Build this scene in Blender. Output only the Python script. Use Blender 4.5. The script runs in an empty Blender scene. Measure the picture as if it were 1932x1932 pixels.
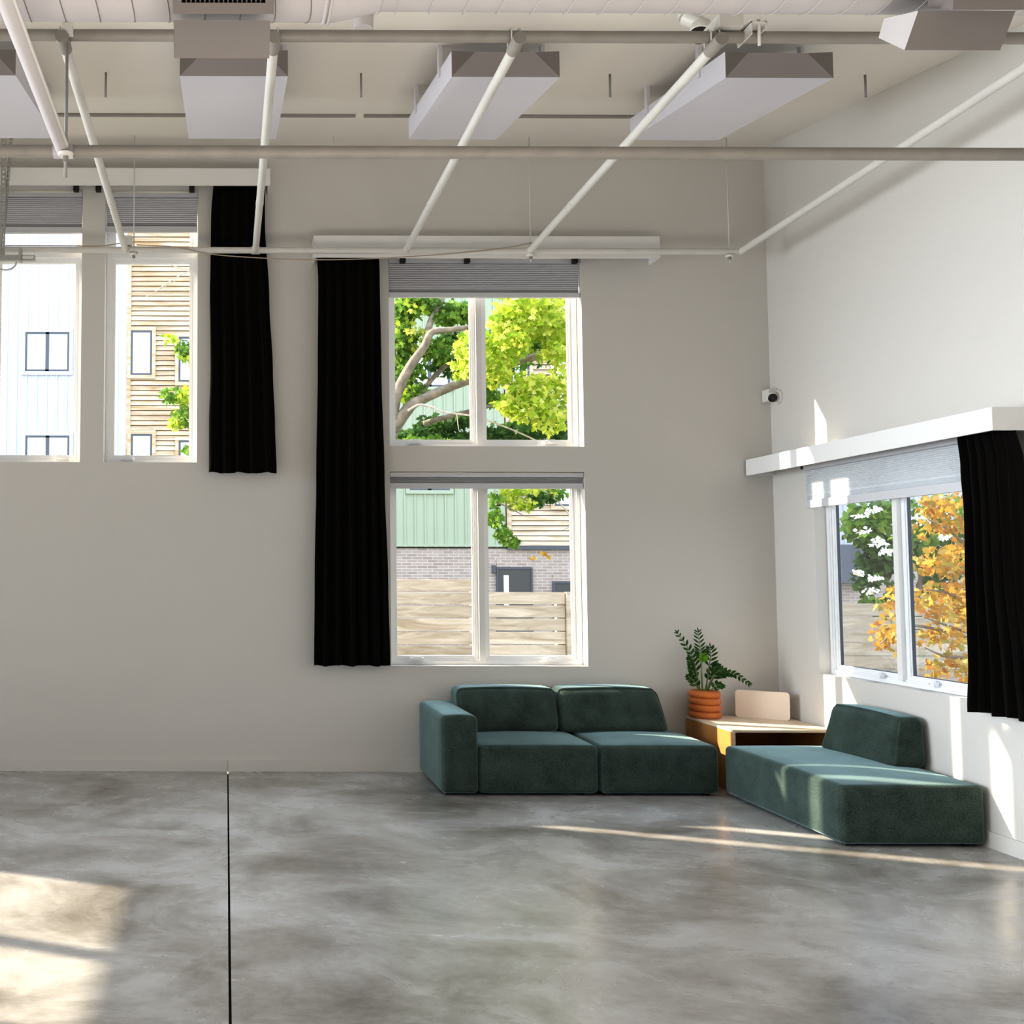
import bpy, bmesh, math, random
from mathutils import Vector, Matrix
random.seed(7)
S = bpy.context.scene
COL = S.collection
# ------------------------------------------------------------------ camera model (calibrated from the photograph)
YAW, PIT, ROL, F, CX, CY, EYE = .0018, .0597, .0024, 1900., 430., 966., 1.65
def cam_axes():
    cy, sy, cp, sp = math.cos(YAW), math.sin(YAW), math.cos(PIT), math.sin(PIT)
    f = Vector((sy*cp, cy*cp, sp)); r = Vector((cy, -sy, 0)); u = r.cross(f)
    cr, sr = math.cos(ROL), math.sin(ROL)
    return cr*r+sr*u, -sr*r+cr*u, f
AR, AU, AF = cam_axes()
ORI = Vector((0, 0, EYE))
def ray(px, py): return AR*((px-CX)/F) - AU*((py-CY)/F) + AF
def on(px, py, ax, v):
    d = ray(px, py); return ORI + d*((v-ORI[ax])/d[ax])
def X(px, Y, py=1000): return on(px, py, 1, Y).x
def Z(py, Y, px=900): return on(px, py, 1, Y).z
D, XR = 8.47, 4.62          # back wall plane, right wall plane
XL, YF = -6.5, -5.0         # the unseen walls
CS = .168                   # ceiling slope
def zc(y): return 5.31 + CS*(y-8.47)

# ------------------------------------------------------------------ materials
M = {}
def nt(name):
    m = bpy.data.materials.new(name); m.use_nodes = True
    t = m.node_tree; b = t.nodes['Principled BSDF']; M[name] = m
    return m, t, b
def N(t, kind, **k):
    n = t.nodes.new(kind)
    for a, v in k.items():
        if a in n.inputs: n.inputs[a].default_value = v
        else: setattr(n, a, v)
    return n
def plain(name, col, rough=.6, metal=0., spec=.5, bump=0., bscale=200., var=0., vscale=3.):
    m, t, b = nt(name)
    b.inputs['Base Color'].default_value = (*col, 1); b.inputs['Roughness'].default_value = rough
    b.inputs['Metallic'].default_value = metal; b.inputs['Specular IOR Level'].default_value = spec
    tc = N(t, 'ShaderNodeTexCoord')
    if var:
        no = N(t, 'ShaderNodeTexNoise', Scale=vscale, Detail=5.)
        t.links.new(tc.outputs['Object'], no.inputs['Vector'])
        r = N(t, 'ShaderNodeValToRGB')
        r.color_ramp.elements[0].position = .3; r.color_ramp.elements[1].position = .7
        r.color_ramp.elements[0].color = (*[c*(1-var) for c in col], 1)
        r.color_ramp.elements[1].color = (*[min(1, c*(1+var)) for c in col], 1)
        t.links.new(no.outputs['Fac'], r.inputs['Fac']); t.links.new(r.outputs['Color'], b.inputs['Base Color'])
    if bump:
        n2 = N(t, 'ShaderNodeTexNoise', Scale=bscale, Detail=3.)
        t.links.new(tc.outputs['Object'], n2.inputs['Vector'])
        bp = N(t, 'ShaderNodeBump', Strength=bump, Distance=.01)
        t.links.new(n2.outputs['Fac'], bp.inputs['Height']); t.links.new(bp.outputs['Normal'], b.inputs['Normal'])
    return m
plain('wall_paint', (.66, .635, .595), .75, bump=.06, bscale=90, spec=.25)
plain('ceiling_paint', (.80, .76, .70), .8, spec=.2)
plain('wall_unseen', (.30, .29, .28), .8, spec=.2)  # unseen walls darkened to cut the light bounced onto sofa fronts
plain('trim_white', (.80, .79, .77), .5)
plain('frame_white', (.86, .87, .88), .35)
plain('pipe_paint', (.66, .64, .60), .5, var=.03, vscale=8)
plain('pipe_grey', (.30, .275, .245), .55, var=.08, vscale=9)
plain('duct_paint', (.52, .49, .49), .55)
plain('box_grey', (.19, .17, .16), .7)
plain('panel_fabric', (.68, .66, .70), .9, spec=.1)
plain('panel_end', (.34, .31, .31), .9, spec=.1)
plain('galvanised', (.42, .42, .40), .4, metal=.6, var=.15, vscale=40)
plain('rod_steel', (.30, .285, .27), .5, metal=.3)
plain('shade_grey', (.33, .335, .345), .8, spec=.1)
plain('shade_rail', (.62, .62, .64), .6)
plain('shade_backlit', (.72, .74, .76), .8, spec=.1)  # the grey shade cloth again, its backlight put into a paler colour
plain('shade_backlit_fold_lit', (.90, .91, .92), .8, spec=.1)  # its downward pleat facets, painted lighter as if lit from below
plain('shade_fold_lit', (.66, .665, .68), .8, spec=.1)  # lighter copy for downward pleat facets, light from below put into colour
plain('gasket', (.08, .09, .11), .6)
plain('dark_slot', (.02, .018, .015), .8)
plain('black_lens', (.012, .011, .010), .15)
plain('plastic_white', (.72, .70, .66), .4)
plain('cord_tan', (.42, .34, .26), .7)
plain('terracotta', (.56, .165, .035), .55, var=.08, vscale=30)
plain('soil', (.03, .022, .015), .95)
plain('panel_pink', (.92, .79, .68), .35)
plain('black_plastic', (.015, .015, .015), .6)
plain('siding_bright', (.56, .60, .69), .6)  # bright copy of the green siding, strong daylight put into the colour
plain('siding_green', (.40, .47, .365), .6)  # same siding under the tree, its shade put into the colour
plain('steel_band', (.10, .11, .13), .6)
plain('frame_dark', (.10, .12, .16), .5)
plain('door_grey', (.080, .080, .078), .5)
plain('bark', (.25, .215, .175), .9, var=.35, vscale=9, bump=.5, bscale=30)
plain('bark_pale', (.50, .45, .39), .9, var=.2, vscale=20)
plain('ground_out', (.22, .22, .17), .95, var=.3, vscale=2)
plain('blossom', (.92, .94, .92), .7)

for nm, k in (('shade_backlit', .35), ('shade_backlit_fold_lit', .35), ('shade_grey', .06), ('shade_fold_lit', .06)):
    t = M[nm].node_tree; b = t.nodes['Principled BSDF']; tr = N(t, 'ShaderNodeBsdfTranslucent'); tr.inputs['Color'].default_value = (.8, .82, .84, 1)
    mix = N(t, 'ShaderNodeMixShader'); mix.inputs['Fac'].default_value = k
    t.links.new(b.outputs[0], mix.inputs[1]); t.links.new(tr.outputs[0], mix.inputs[2]); t.links.new(mix.outputs[0], t.nodes['Material Output'].inputs['Surface'])
# black curtain
m, t, b = nt('black_velvet')
b.inputs['Base Color'].default_value = (.0045, .0038, .0032, 1); b.inputs['Roughness'].default_value = .95
b.inputs['Specular IOR Level'].default_value = .05
b.inputs['Sheen Weight'].default_value = .03; b.inputs['Sheen Roughness'].default_value = .4

# sofa wool
m, t, b = nt('green_wool')
tc = N(t, 'ShaderNodeTexCoord')
n1 = N(t, 'ShaderNodeTexNoise', Scale=380., Detail=3.); n2 = N(t, 'ShaderNodeTexNoise', Scale=7., Detail=3.)
mpw = N(t, 'ShaderNodeMapping'); mpw.inputs['Scale'].default_value = (1, 1, .35)
t.links.new(tc.outputs['Object'], mpw.inputs['Vector']); t.links.new(mpw.outputs['Vector'], n1.inputs['Vector'])
t.links.new(tc.outputs['Object'], n2.inputs['Vector'])
mx = N(t, 'ShaderNodeMath', operation='MULTIPLY_ADD'); mx.inputs[1].default_value = .72
t.links.new(n1.outputs['Fac'], mx.inputs[0])
m2 = N(t, 'ShaderNodeMath', operation='MULTIPLY'); m2.inputs[1].default_value = .28
t.links.new(n2.outputs['Fac'], m2.inputs[0]); t.links.new(m2.outputs[0], mx.inputs[2])
r = N(t, 'ShaderNodeValToRGB')
r.color_ramp.elements[0].position = .32; r.color_ramp.elements[0].color = (.010, .017, .013, 1)
r.color_ramp.elements[1].position = .70; r.color_ramp.elements[1].color = (.092, .130, .111, 1)
t.links.new(mx.outputs[0], r.inputs['Fac']); t.links.new(r.outputs['Color'], b.inputs['Base Color'])
b.inputs['Roughness'].default_value = .95; b.inputs['Specular IOR Level'].default_value = .1
b.inputs['Sheen Weight'].default_value = .9; b.inputs['Sheen Roughness'].default_value = .35
b.inputs['Sheen Tint'].default_value = (.55, .8, .85, 1)
bp = N(t, 'ShaderNodeBump', Strength=.35, Distance=.004)
t.links.new(n1.outputs['Fac'], bp.inputs['Height']); t.links.new(bp.outputs['Normal'], b.inputs['Normal'])

# polished concrete
m, t, b = nt('concrete')
tc = N(t, 'ShaderNodeTexCoord')
mp = N(t, 'ShaderNodeMapping'); mp.inputs['Scale'].default_value = (.8, 1.0, 1); mp.inputs['Rotation'].default_value = (0, 0, .5)
t.links.new(tc.outputs['Object'], mp.inputs['Vector'])
a = N(t, 'ShaderNodeTexNoise', Scale=.55, Detail=5., Roughness=.5, Distortion=.5)
c = N(t, 'ShaderNodeTexNoise', Scale=1.9, Detail=7., Roughness=.6, Distortion=.8)
g = N(t, 'ShaderNodeTexNoise', Scale=22., Detail=5., Roughness=.7)
st = N(t, 'ShaderNodeTexNoise', Scale=1.3, Detail=8., Roughness=.63, Distortion=.6)
for q in (a, c, g, st): t.links.new(mp.outputs['Vector'], q.inputs['Vector'])
def madd(x, k, y):
    q = N(t, 'ShaderNodeMath', operation='MULTIPLY_ADD'); q.inputs[1].default_value = k
    t.links.new(x, q.inputs[0])
    if y is None: q.inputs[2].default_value = 0.
    else: t.links.new(y, q.inputs[2])
    return q.outputs[0]
su = madd(a.outputs['Fac'], .46, madd(c.outputs['Fac'], .42, madd(g.outputs['Fac'], .12, None)))
r = N(t, 'ShaderNodeValToRGB'); e = r.color_ramp.elements
e[0].position = .36; e[0].color = (.20, .185, .165, 1); e[1].position = .63; e[1].color = (.58, .59, .60, 1)
x_ = e.new(.50); x_.color = (.40, .39, .375, 1)
t.links.new(su, r.inputs['Fac'])
r2 = N(t, 'ShaderNodeValToRGB'); r2.color_ramp.elements[0].position = .33; r2.color_ramp.elements[0].color = (.50, .47, .42, 1)
r2.color_ramp.elements[1].position = .50; r2.color_ramp.elements[1].color = (1, 1, 1, 1)
t.links.new(st.outputs['Fac'], r2.inputs['Fac'])
mxc = N(t, 'ShaderNodeMix', data_type='RGBA', blend_type='MULTIPLY'); mxc.inputs['Factor'].default_value = .8
t.links.new(r.outputs['Color'], mxc.inputs[6]); t.links.new(r2.outputs['Color'], mxc.inputs[7])
t.links.new(mxc.outputs[2], b.inputs['Base Color'])
rr = N(t, 'ShaderNodeMapRange'); rr.inputs['From Min'].default_value = .3; rr.inputs['From Max'].default_value = .7
rr.inputs['To Min'].default_value = .17; rr.inputs['To Max'].default_value = .34
t.links.new(c.outputs['Fac'], rr.inputs['Value']); t.links.new(rr.outputs[0], b.inputs['Roughness'])
b.inputs['Specular IOR Level'].default_value = .5

def wood(name, c0, c1, scale, rot=(0, 0, 0), rough=.55, ring=6., island=.0):
    m, t, b = nt(name)
    tc = N(t, 'ShaderNodeTexCoord'); mp = N(t, 'ShaderNodeMapping'); mp.inputs['Scale'].default_value = scale
    mp.inputs['Rotation'].default_value = rot
    t.links.new(tc.outputs['Object'], mp.inputs['Vector'])
    no = N(t, 'ShaderNodeTexNoise', Scale=ring, Detail=6., Roughness=.6, Distortion=1.2)
    ge = N(t, 'ShaderNodeNewGeometry')
    va = N(t, 'ShaderNodeVectorMath', operation='ADD')
    cm = N(t, 'ShaderNodeCombineXYZ'); mu = N(t, 'ShaderNodeMath', operation='MULTIPLY'); mu.inputs[1].default_value = 37.
    t.links.new(ge.outputs['Random Per Island'], mu.inputs[0]); t.links.new(mu.outputs[0], cm.inputs[0]); t.links.new(mu.outputs[0], cm.inputs[2])
    t.links.new(mp.outputs['Vector'], va.inputs[0]); t.links.new(cm.outputs[0], va.inputs[1]); t.links.new(va.outputs[0], no.inputs['Vector'])
    r = N(t, 'ShaderNodeValToRGB'); r.color_ramp.elements[0].position = .33; r.color_ramp.elements[1].position = .68
    r.color_ramp.elements[0].color = (*c0, 1); r.color_ramp.elements[1].color = (*c1, 1)
    t.links.new(no.outputs['Fac'], r.inputs['Fac'])
    h = N(t, 'ShaderNodeHueSaturation'); mr = N(t, 'ShaderNodeMapRange'); mr.inputs['To Min'].default_value = 1-island; mr.inputs['To Max'].default_value = 1+island
    t.links.new(ge.outputs['Random Per Island'], mr.inputs['Value']); t.links.new(mr.outputs[0], h.inputs['Value'])
    t.links.new(r.outputs['Color'], h.inputs['Color']); t.links.new(h.outputs['Color'], b.inputs['Base Color'])
    b.inputs['Roughness'].default_value = rough
    return m
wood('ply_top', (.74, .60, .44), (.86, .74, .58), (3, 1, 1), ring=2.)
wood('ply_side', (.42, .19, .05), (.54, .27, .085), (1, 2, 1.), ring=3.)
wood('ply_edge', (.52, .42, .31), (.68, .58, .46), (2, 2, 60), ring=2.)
wood('fence_wood', (.36, .30, .23), (.63, .585, .51), (.55, 1, 4), ring=2.6, rough=.8, island=.12)
wood('clad_wood', (.44, .31, .165), (.70, .635, .54), (.35, 1, 3), ring=1.6, rough=.8, island=.10)

m, t, b = nt('brick_grey')
tc = N(t, 'ShaderNodeTexCoord'); mp = N(t, 'ShaderNodeMapping'); mp.inputs['Rotation'].default_value = (math.pi/2, 0, 0)
t.links.new(tc.outputs['Object'], mp.inputs['Vector'])
br = N(t, 'ShaderNodeTexBrick', Scale=1.); br.inputs['Brick Width'].default_value = .29; br.inputs['Row Height'].default_value = .082
br.inputs['Mortar Size'].default_value = .008
br.inputs['Color1'].default_value = (.36, .295, .265, 1); br.inputs['Color2'].default_value = (.47, .40, .365, 1); br.inputs['Mortar'].default_value = (.60, .56, .52, 1)
t.links.new(mp.outputs['Vector'], br.inputs['Vector']); t.links.new(br.outputs['Color'], b.inputs['Base Color'])
b.inputs['Roughness'].default_value = .9

def leafmat(name, stops, trans=.45, rough=.5):
    m, t, b = nt(name)
    ge = N(t, 'ShaderNodeNewGeometry'); r = N(t, 'ShaderNodeValToRGB'); e = r.color_ramp.elements
    e[0].position = 0; e[0].color = (*stops[0], 1); e[1].position = 1; e[1].color = (*stops[-1], 1)
    for i, s in enumerate(stops[1:-1]):
        q = e.new((i+1)/(len(stops)-1)); q.color = (*s, 1)
    t.links.new(ge.outputs['Random Per Island'], r.inputs['Fac'])
    tr = N(t, 'ShaderNodeBsdfTranslucent'); mix = N(t, 'ShaderNodeMixShader'); mix.inputs['Fac'].default_value = trans
    t.links.new(r.outputs['Color'], b.inputs['Base Color']); t.links.new(r.outputs['Color'], tr.inputs['Color'])
    b.inputs['Roughness'].default_value = rough; b.inputs['Specular IOR Level'].default_value = .2
    t.links.new(b.outputs[0], mix.inputs[1]); t.links.new(tr.outputs[0], mix.inputs[2])
    t.links.new(mix.outputs[0], t.nodes['Material Output'].inputs['Surface'])
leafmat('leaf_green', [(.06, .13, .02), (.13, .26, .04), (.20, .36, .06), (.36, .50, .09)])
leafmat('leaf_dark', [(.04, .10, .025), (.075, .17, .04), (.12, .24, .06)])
leafmat('leaf_sunlit', [(.20, .34, .02), (.42, .55, .05), (.60, .66, .10), (.74, .76, .24)])  # sunlit copy of the green leaves, sunlight put into the colour
leafmat('leaf_orange', [(.52, .27, .03), (.66, .40, .05), (.62, .47, .10), (.50, .20, .05), (.40, .38, .08), (.78, .62, .22)])
leafmat('leaf_zz', [(.015, .048, .010), (.028, .082, .016), (.05, .125, .022)], .15, .28)
leafmat('leaf_zz_bright', [(.12, .30, .02), (.22, .48, .03)], .4, .35)
plain('zz_stem', (.12, .20, .05), .5)

def glassmat(name, gl):
    m, t, b = nt(name); t.nodes.remove(b)
    tr = N(t, 'ShaderNodeBsdfTransparent'); gs = N(t, 'ShaderNodeBsdfGlossy'); gs.inputs['Roughness'].default_value = .02
    fr = N(t, 'ShaderNodeFresnel', IOR=1.45); mu = N(t, 'ShaderNodeMath', operation='MULTIPLY'); mu.inputs[1].default_value = gl
    mix = N(t, 'ShaderNodeMixShader'); t.links.new(fr.outputs[0], mu.inputs[0]); t.links.new(mu.outputs[0], mix.inputs['Fac'])
    t.links.new(tr.outputs[0], mix.inputs[1]); t.links.new(gs.outputs[0], mix.inputs[2])
    t.links.new(mix.outputs[0], t.nodes['Material Output'].inputs['Surface'])
glassmat('window_glass', .22)
plain('pane_bright', (.74, .80, .88), .12, spec=.6)

# ------------------------------------------------------------------ mesh helpers
class MB:
    def __init__(s): s.v = []; s.f = []; s.m = []; s.mats = []
    def mi(s, mat):
        if mat not in s.mats: s.mats.append(mat)
        return s.mats.index(mat)
    def add(s, vs, fs, mat):
        k = len(s.v); i = s.mi(mat); s.v += [tuple(p) for p in vs]
        for f in fs: s.f.append(tuple(k+j for j in f)); s.m.append(i)
        return s
    def box(s, x0, x1, y0, y1, z0, z1, mat, bev=0.):
        x0, x1 = sorted((x0, x1)); y0, y1 = sorted((y0, y1)); z0, z1 = sorted((z0, z1))
        if bev > 0:
            bm = bmesh.new(); bmesh.ops.create_cube(bm, size=1)
            for q in bm.verts: q.co = Vector((x0+(q.co.x+.5)*(x1-x0), y0+(q.co.y+.5)*(y1-y0), z0+(q.co.z+.5)*(z1-z0)))
            bmesh.ops.bevel(bm, geom=bm.edges[:], offset=bev, segments=2, affect='EDGES', profile=.6)
            bm.verts.index_update()
            s.add([q.co.copy() for q in bm.verts], [[q.index for q in f.verts] for f in bm.faces], mat); bm.free(); return s
        vs = [(x, y, z) for z in (z0, z1) for y in (y0, y1) for x in (x0, x1)]
        return s.add(vs, [(0, 2, 3, 1), (4, 5, 7, 6), (0, 1, 5, 4), (2, 6, 7, 3), (0, 4, 6, 2), (1, 3, 7, 5)], mat)
    def hexa(s, p, mat):   # p: 8 points, bottom ring 0-3 and top ring 4-7
        return s.add(p, [(3, 2, 1, 0), (4, 5, 6, 7), (0, 1, 5, 4), (1, 2, 6, 5), (2, 3, 7, 6), (3, 0, 4, 7)], mat)
    def tube(s, pts, rad, mat, n=12, cap=True):
        pts = [Vector(p) for p in pts]
        rs = rad if isinstance(rad, (list, tuple)) else [rad]*len(pts)
        ref = None; vs = []; fs = []
        for i, p in enumerate(pts):
            d = (pts[min(i+1, len(pts)-1)]-pts[max(i-1, 0)]).normalized()
            if ref is None:
                ref = d.orthogonal().normalized()
            ref = (ref-d*ref.dot(d)).normalized(); o = d.cross(ref)
            for k in range(n):
                a = 2*math.pi*k/n; vs.append(p+(ref*math.cos(a)+o*math.sin(a))*rs[i])
        for i in range(len(pts)-1):
            for k in range(n):
                fs.append((i*n+k, i*n+(k+1) % n, (i+1)*n+(k+1) % n, (i+1)*n+k))
        if cap: fs.append(tuple(range(n))[::-1]); fs.append(tuple((len(pts)-1)*n+k for k in range(n)))
        return s.add(vs, fs, mat)
    def lathe(s, prof, cen, mat, axis=(0, 0, 1), n=32):
        ax = Vector(axis).normalized(); u = ax.orthogonal().normalized(); w = ax.cross(u); c = Vector(cen)
        vs = []; fs = []
        for (r, h) in prof:
            for k in range(n):
                a = 2*math.pi*k/n; vs.append(c+ax*h+(u*math.cos(a)+w*math.sin(a))*r)
        for i in range(len(prof)-1):
            for k in range(n): fs.append((i*n+k, i*n+(k+1) % n, (i+1)*n+(k+1) % n, (i+1)*n+k))
        return s.add(vs, fs, mat)
    def build(s, name, parent=None, smooth=False, loc=None, auto=None):
        me = bpy.data.meshes.new(name)
        o = Vector(loc) if loc is not None else Vector((0, 0, 0))
        base = o + (wloc(parent) if (parent is not None and loc is None) else Vector((0, 0, 0)))
        me.from_pydata([tuple(Vector(p)-base) for p in s.v], [], s.f); me.update()
        for q in s.mats: me.materials.append(M[q])
        me.polygons.foreach_set('material_index', s.m)
        if smooth or auto: me.polygons.foreach_set('use_smooth', [True]*len(me.polygons))
        if auto: me.set_sharp_from_angle(angle=math.radians(auto))
        ob = bpy.data.objects.new(name, me); COL.objects.link(ob); LOCS[ob.name] = base
        if parent is not None: ob.parent = parent
        else: ob.location = o
        return ob
LOCS = {}
def wloc(o):
    return LOCS.get(o.name, Vector((0, 0, 0)))
def tag(o, label=None, cat=None, group=None, kind=None):
    if label: o['label'] = label
    if cat: o['category'] = cat
    if group: o['group'] = group
    if kind: o['kind'] = kind
    return o
def thing(name, loc, label, cat, group=None, kind=None):
    o = bpy.data.objects.new(name, None); COL.objects.link(o); o.location = loc; LOCS[o.name] = Vector(loc)
    o.empty_display_size = .1
    return tag(o, label, cat, group, kind)
def smooth_pts(pts, k=6):
    P = [Vector(p) for p in pts]; out = []
    for i in range(len(P)-1):
        a, b, c, d = P[max(i-1, 0)], P[i], P[i+1], P[min(i+2, len(P)-1)]
        for j in range(k):
            u = j/k
            out.append(.5*((2*b)+(c-a)*u+(2*a-5*b+4*c-d)*u*u+(3*b-a-3*c+d)*u**3))
    out.append(P[-1]); return out
def sbox(x0, x1, y0, y1, z0, z1, r, fn=None, nin=8, mat='green_wool', mb=None):
    """soft upholstered box: rounded by radius r, then deformed by fn(p, u, v, w) with u v w in -1..1"""
    def coords(a, b):
        L = b-a; rr = min(r, L*.49); c = [a+rr*(1-math.cos(k*math.pi/8)) for k in range(4)]
        c += [a+rr+(L-2*rr)*k/nin for k in range(nin+1)]
        c += [b-rr*(1-math.cos(k*math.pi/8)) for k in range(3, -1, -1)]
        return c
    xs, ys, zs = coords(x0, x1), coords(y0, y1), coords(z0, z1)
    idx = {}; vs = []; fs = []
    def vid(i, j, k):
        if (i, j, k) not in idx:
            p = Vector((xs[i], ys[j], zs[k]))
            q = Vector((min(max(p.x, x0+r), x1-r), min(max(p.y, y0+r), y1-r), min(max(p.z, z0+r), z1-r)))
            d = p-q
            if d.length > 1e-9: p = q+d.normalized()*r
            if fn:
                p = fn(p, 2*(xs[i]-x0)/(x1-x0)-1, 2*(ys[j]-y0)/(y1-y0)-1, 2*(zs[k]-z0)/(z1-z0)-1)
            idx[i, j, k] = len(vs); vs.append(p)
        return idx[i, j, k]
    a, b, c = len(xs)-1, len(ys)-1, len(zs)-1
    for i in range(a):
        for j in range(b):
            fs.append((vid(i, j, 0), vid(i, j+1, 0), vid(i+1, j+1, 0), vid(i+1, j, 0)))
            fs.append((vid(i, j, c), vid(i+1, j, c), vid(i+1, j+1, c), vid(i, j+1, c)))
    for i in range(a):
        for k in range(c):
            fs.append((vid(i, 0, k), vid(i+1, 0, k), vid(i+1, 0, k+1), vid(i, 0, k+1)))
            fs.append((vid(i, b, k), vid(i, b, k+1), vid(i+1, b, k+1), vid(i+1, b, k)))
    for j in range(b):
        for k in range(c):
            fs.append((vid(0, j, k), vid(0, j, k+1), vid(0, j+1, k+1), vid(0, j+1, k)))
            fs.append((vid(a, j, k), vid(a, j+1, k), vid(a, j+1, k+1), vid(a, j, k+1)))
    mb = mb or MB(); mb.add(vs, fs, mat); return mb

# ------------------------------------------------------------------ room shell
def holed(fn, us, vs, holes, th, mat):
    """wall slab with rectangular openings; fn(u, v, d) -> world; d=0 room side, d=th outside"""
    mb = MB()
    U = sorted(set(us+[h[0] for h in holes]+[h[1] for h in holes])); V = sorted(set(vs+[h[2] for h in holes]+[h[3] for h in holes]))
    def inside(u, v): return any(h[0] < u < h[1] and h[2] < v < h[3] for h in holes)
    for i in range(len(U)-1):
        for j in range(len(V)-1):
            if inside((U[i]+U[i+1])/2, (V[j]+V[j+1])/2): continue
            for d in (0, th):
                mb.add([fn(U[i], V[j], d), fn(U[i+1], V[j], d), fn(U[i+1], V[j+1], d), fn(U[i], V[j+1], d)], [(0, 1, 2, 3)], mat)
    for (a, b, c, d) in holes+[(min(U), max(U), min(V), max(V))]:
        for (p, q) in (((a, c), (b, c)), ((b, c), (b, d)), ((b, d), (a, d)), ((a, d), (a, c))):
            mb.add([fn(*p, 0), fn(*q, 0), fn(*q, th), fn(*p, th)], [(0, 1, 2, 3)], mat)
    return mb
W2 = (-1.040, -.247, 2.575, 4.93)
W1 = (-2.030, -1.237, 2.575, 4.93)
W0 = (-3.020, -2.227, 2.575, 4.93)
WU = (1.383, 3.029, 2.719, 4.365)
WL = (1.383, 3.029, .872, 2.502)
WR = (6.23, 7.885, .872, 2.502)
TH = .19
mb = holed(lambda u, v, d: (u, D+d, v), [XL, XR], [0, 5.6], [W0, W1, W2, WU, WL], TH, 'wall_paint')
tag(mb.build('wall_back'), 'pale warm grey wall with five windows facing the camera', kind='structure')
mb = holed(lambda u, v, d: (XR+d, u, v), [YF, D], [0, 5.6], [WR], .17, 'wall_paint')
tag(mb.build('wall_right'), 'pale wall with the low window beside the chaise', kind='structure')
LW = [(6.07, 6.84, .9, 3.55), (6.89, 7.84, .9, 3.55), (1.5, 4.2, .9, 3.3), (-2.8, 0, .9, 3.0)]
mb = holed(lambda u, v, d: (XL-d, u, v), [YF, D], [0, 5.6], LW, .2, 'wall_unseen')
tag(mb.build('wall_left'), 'dark grey wall with tall windows out of view', kind='structure')
FW = [(-5.5, -4., .9, 2.4), (.7, 2.2, .9, 2.4)]
mb = holed(lambda u, v, d: (u, YF-d, v), [XL, XR], [0, 3.6], FW, .2, 'wall_unseen')
tag(mb.build('wall_front'), 'dark grey wall with wide windows behind the camera', kind='structure')
# floor with its sawn joint
XJ = .02
mb = MB()
mb.add([(XL-.2, YF-.2, 0), (XJ-.0055, YF-.2, 0), (XJ-.0055, D+.05, 0), (XL-.2, D+.05, 0)], [(0, 1, 2, 3)], 'concrete')
mb.add([(XJ+.0055, YF-.2, 0), (XR+.05, YF-.2, 0), (XR+.05, D+.05, 0), (XJ+.0055, D+.05, 0)], [(0, 1, 2, 3)], 'concrete')
mb.add([(XJ-.0055, YF-.2, 0), (XJ-.0055, YF-.2, -.03), (XJ-.0055, D+.05, -.03), (XJ-.0055, D+.05, 0)], [(0, 1, 2, 3)], 'dark_slot')
mb.add([(XJ+.0055, YF-.2, 0), (XJ+.0055, YF-.2, -.03), (XJ+.0055, D+.05, -.03), (XJ+.0055, D+.05, 0)], [(3, 2, 1, 0)], 'dark_slot')
mb.add([(XJ-.0055, YF-.2, -.03), (XJ+.0055, YF-.2, -.03), (XJ+.0055, D+.05, -.03), (XJ-.0055, D+.05, -.03)], [(0, 1, 2, 3)], 'dark_slot')
tag(mb.build('floor'), 'mottled grey polished concrete floor with one sawn joint', kind='structure')
y0, y1 = YF-.2, D+.3
mb = MB()
mb.hexa([(XL-.2, y0, zc(y0)), (XR+.3, y0, zc(y0)), (XR+.3, y1, zc(y1)), (XL-.2, y1, zc(y1)),
         (XL-.2, y0, zc(y0)+.2), (XR+.3, y0, zc(y0)+.2), (XR+.3, y1, zc(y1)+.2), (XL-.2, y1, zc(y1)+.2)], 'ceiling_paint')
tag(mb.build('ceiling'), 'cream painted ceiling sloping up to the back wall', kind='structure')
mb = MB().box(XL, XJ-.004, D-.012, D, 0, .10, 'wall_paint', .002).box(XJ+.004, XR, D-.012, D, 0, .10, 'wall_paint', .002)
mb.box(XJ-.004, XJ+.004, D-.008, D, 0, .10, 'wall_paint')
tag(mb.build('baseboard_back'), 'low wall-coloured baseboard under the back wall windows', kind='structure')
mb = MB().box(XR-.012, XR, YF, D-.012, 0, .10, 'wall_paint', .002)
tag(mb.build('baseboard_right'), 'low wall-coloured baseboard under the right wall', kind='structure')

# ------------------------------------------------------------------ windows
def ring(mb, fn, u0, u1, v0, v1, w, d0, d1, mat):
    """rectangular frame of width w between depths d0 and d1"""
    for (a, b, c, d) in ((u0, u1, v0, v0+w), (u0, u1, v1-w, v1), (u0, u0+w, v0+w, v1-w), (u1-w, u1, v0+w, v1-w)):
        p = [fn(a, c, d0), fn(b, c, d0), fn(b, c, d1), fn(a, c, d1), fn(a, d, d0), fn(b, d, d0), fn(b, d, d1), fn(a, d, d1)]
        mb.hexa(p, mat)
def fbox(mb, fn, a, b, c, d, d0, d1, mat):
    mb.hexa([fn(a, c, d0), fn(b, c, d0), fn(b, c, d1), fn(a, c, d1), fn(a, d, d0), fn(b, d, d0), fn(b, d, d1), fn(a, d, d1)], mat)
def crank(fn, u, v, d, parent, lev=1):
    mb = MB()
    fbox(mb, fn, u-.055, u+.055, v, v+.028, d-.035, d, 'frame_white')
    fbox(mb, fn, u-.035, u+.035, v+.028, v+.040, d-.030, d-.006, 'frame_white')
    fbox(mb, fn, u-.075*lev, u+.02*lev, v+.012, v+.024, d-.047, d-.035, 'frame_white')
    return mb.build('crank_handle', parent)
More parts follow.
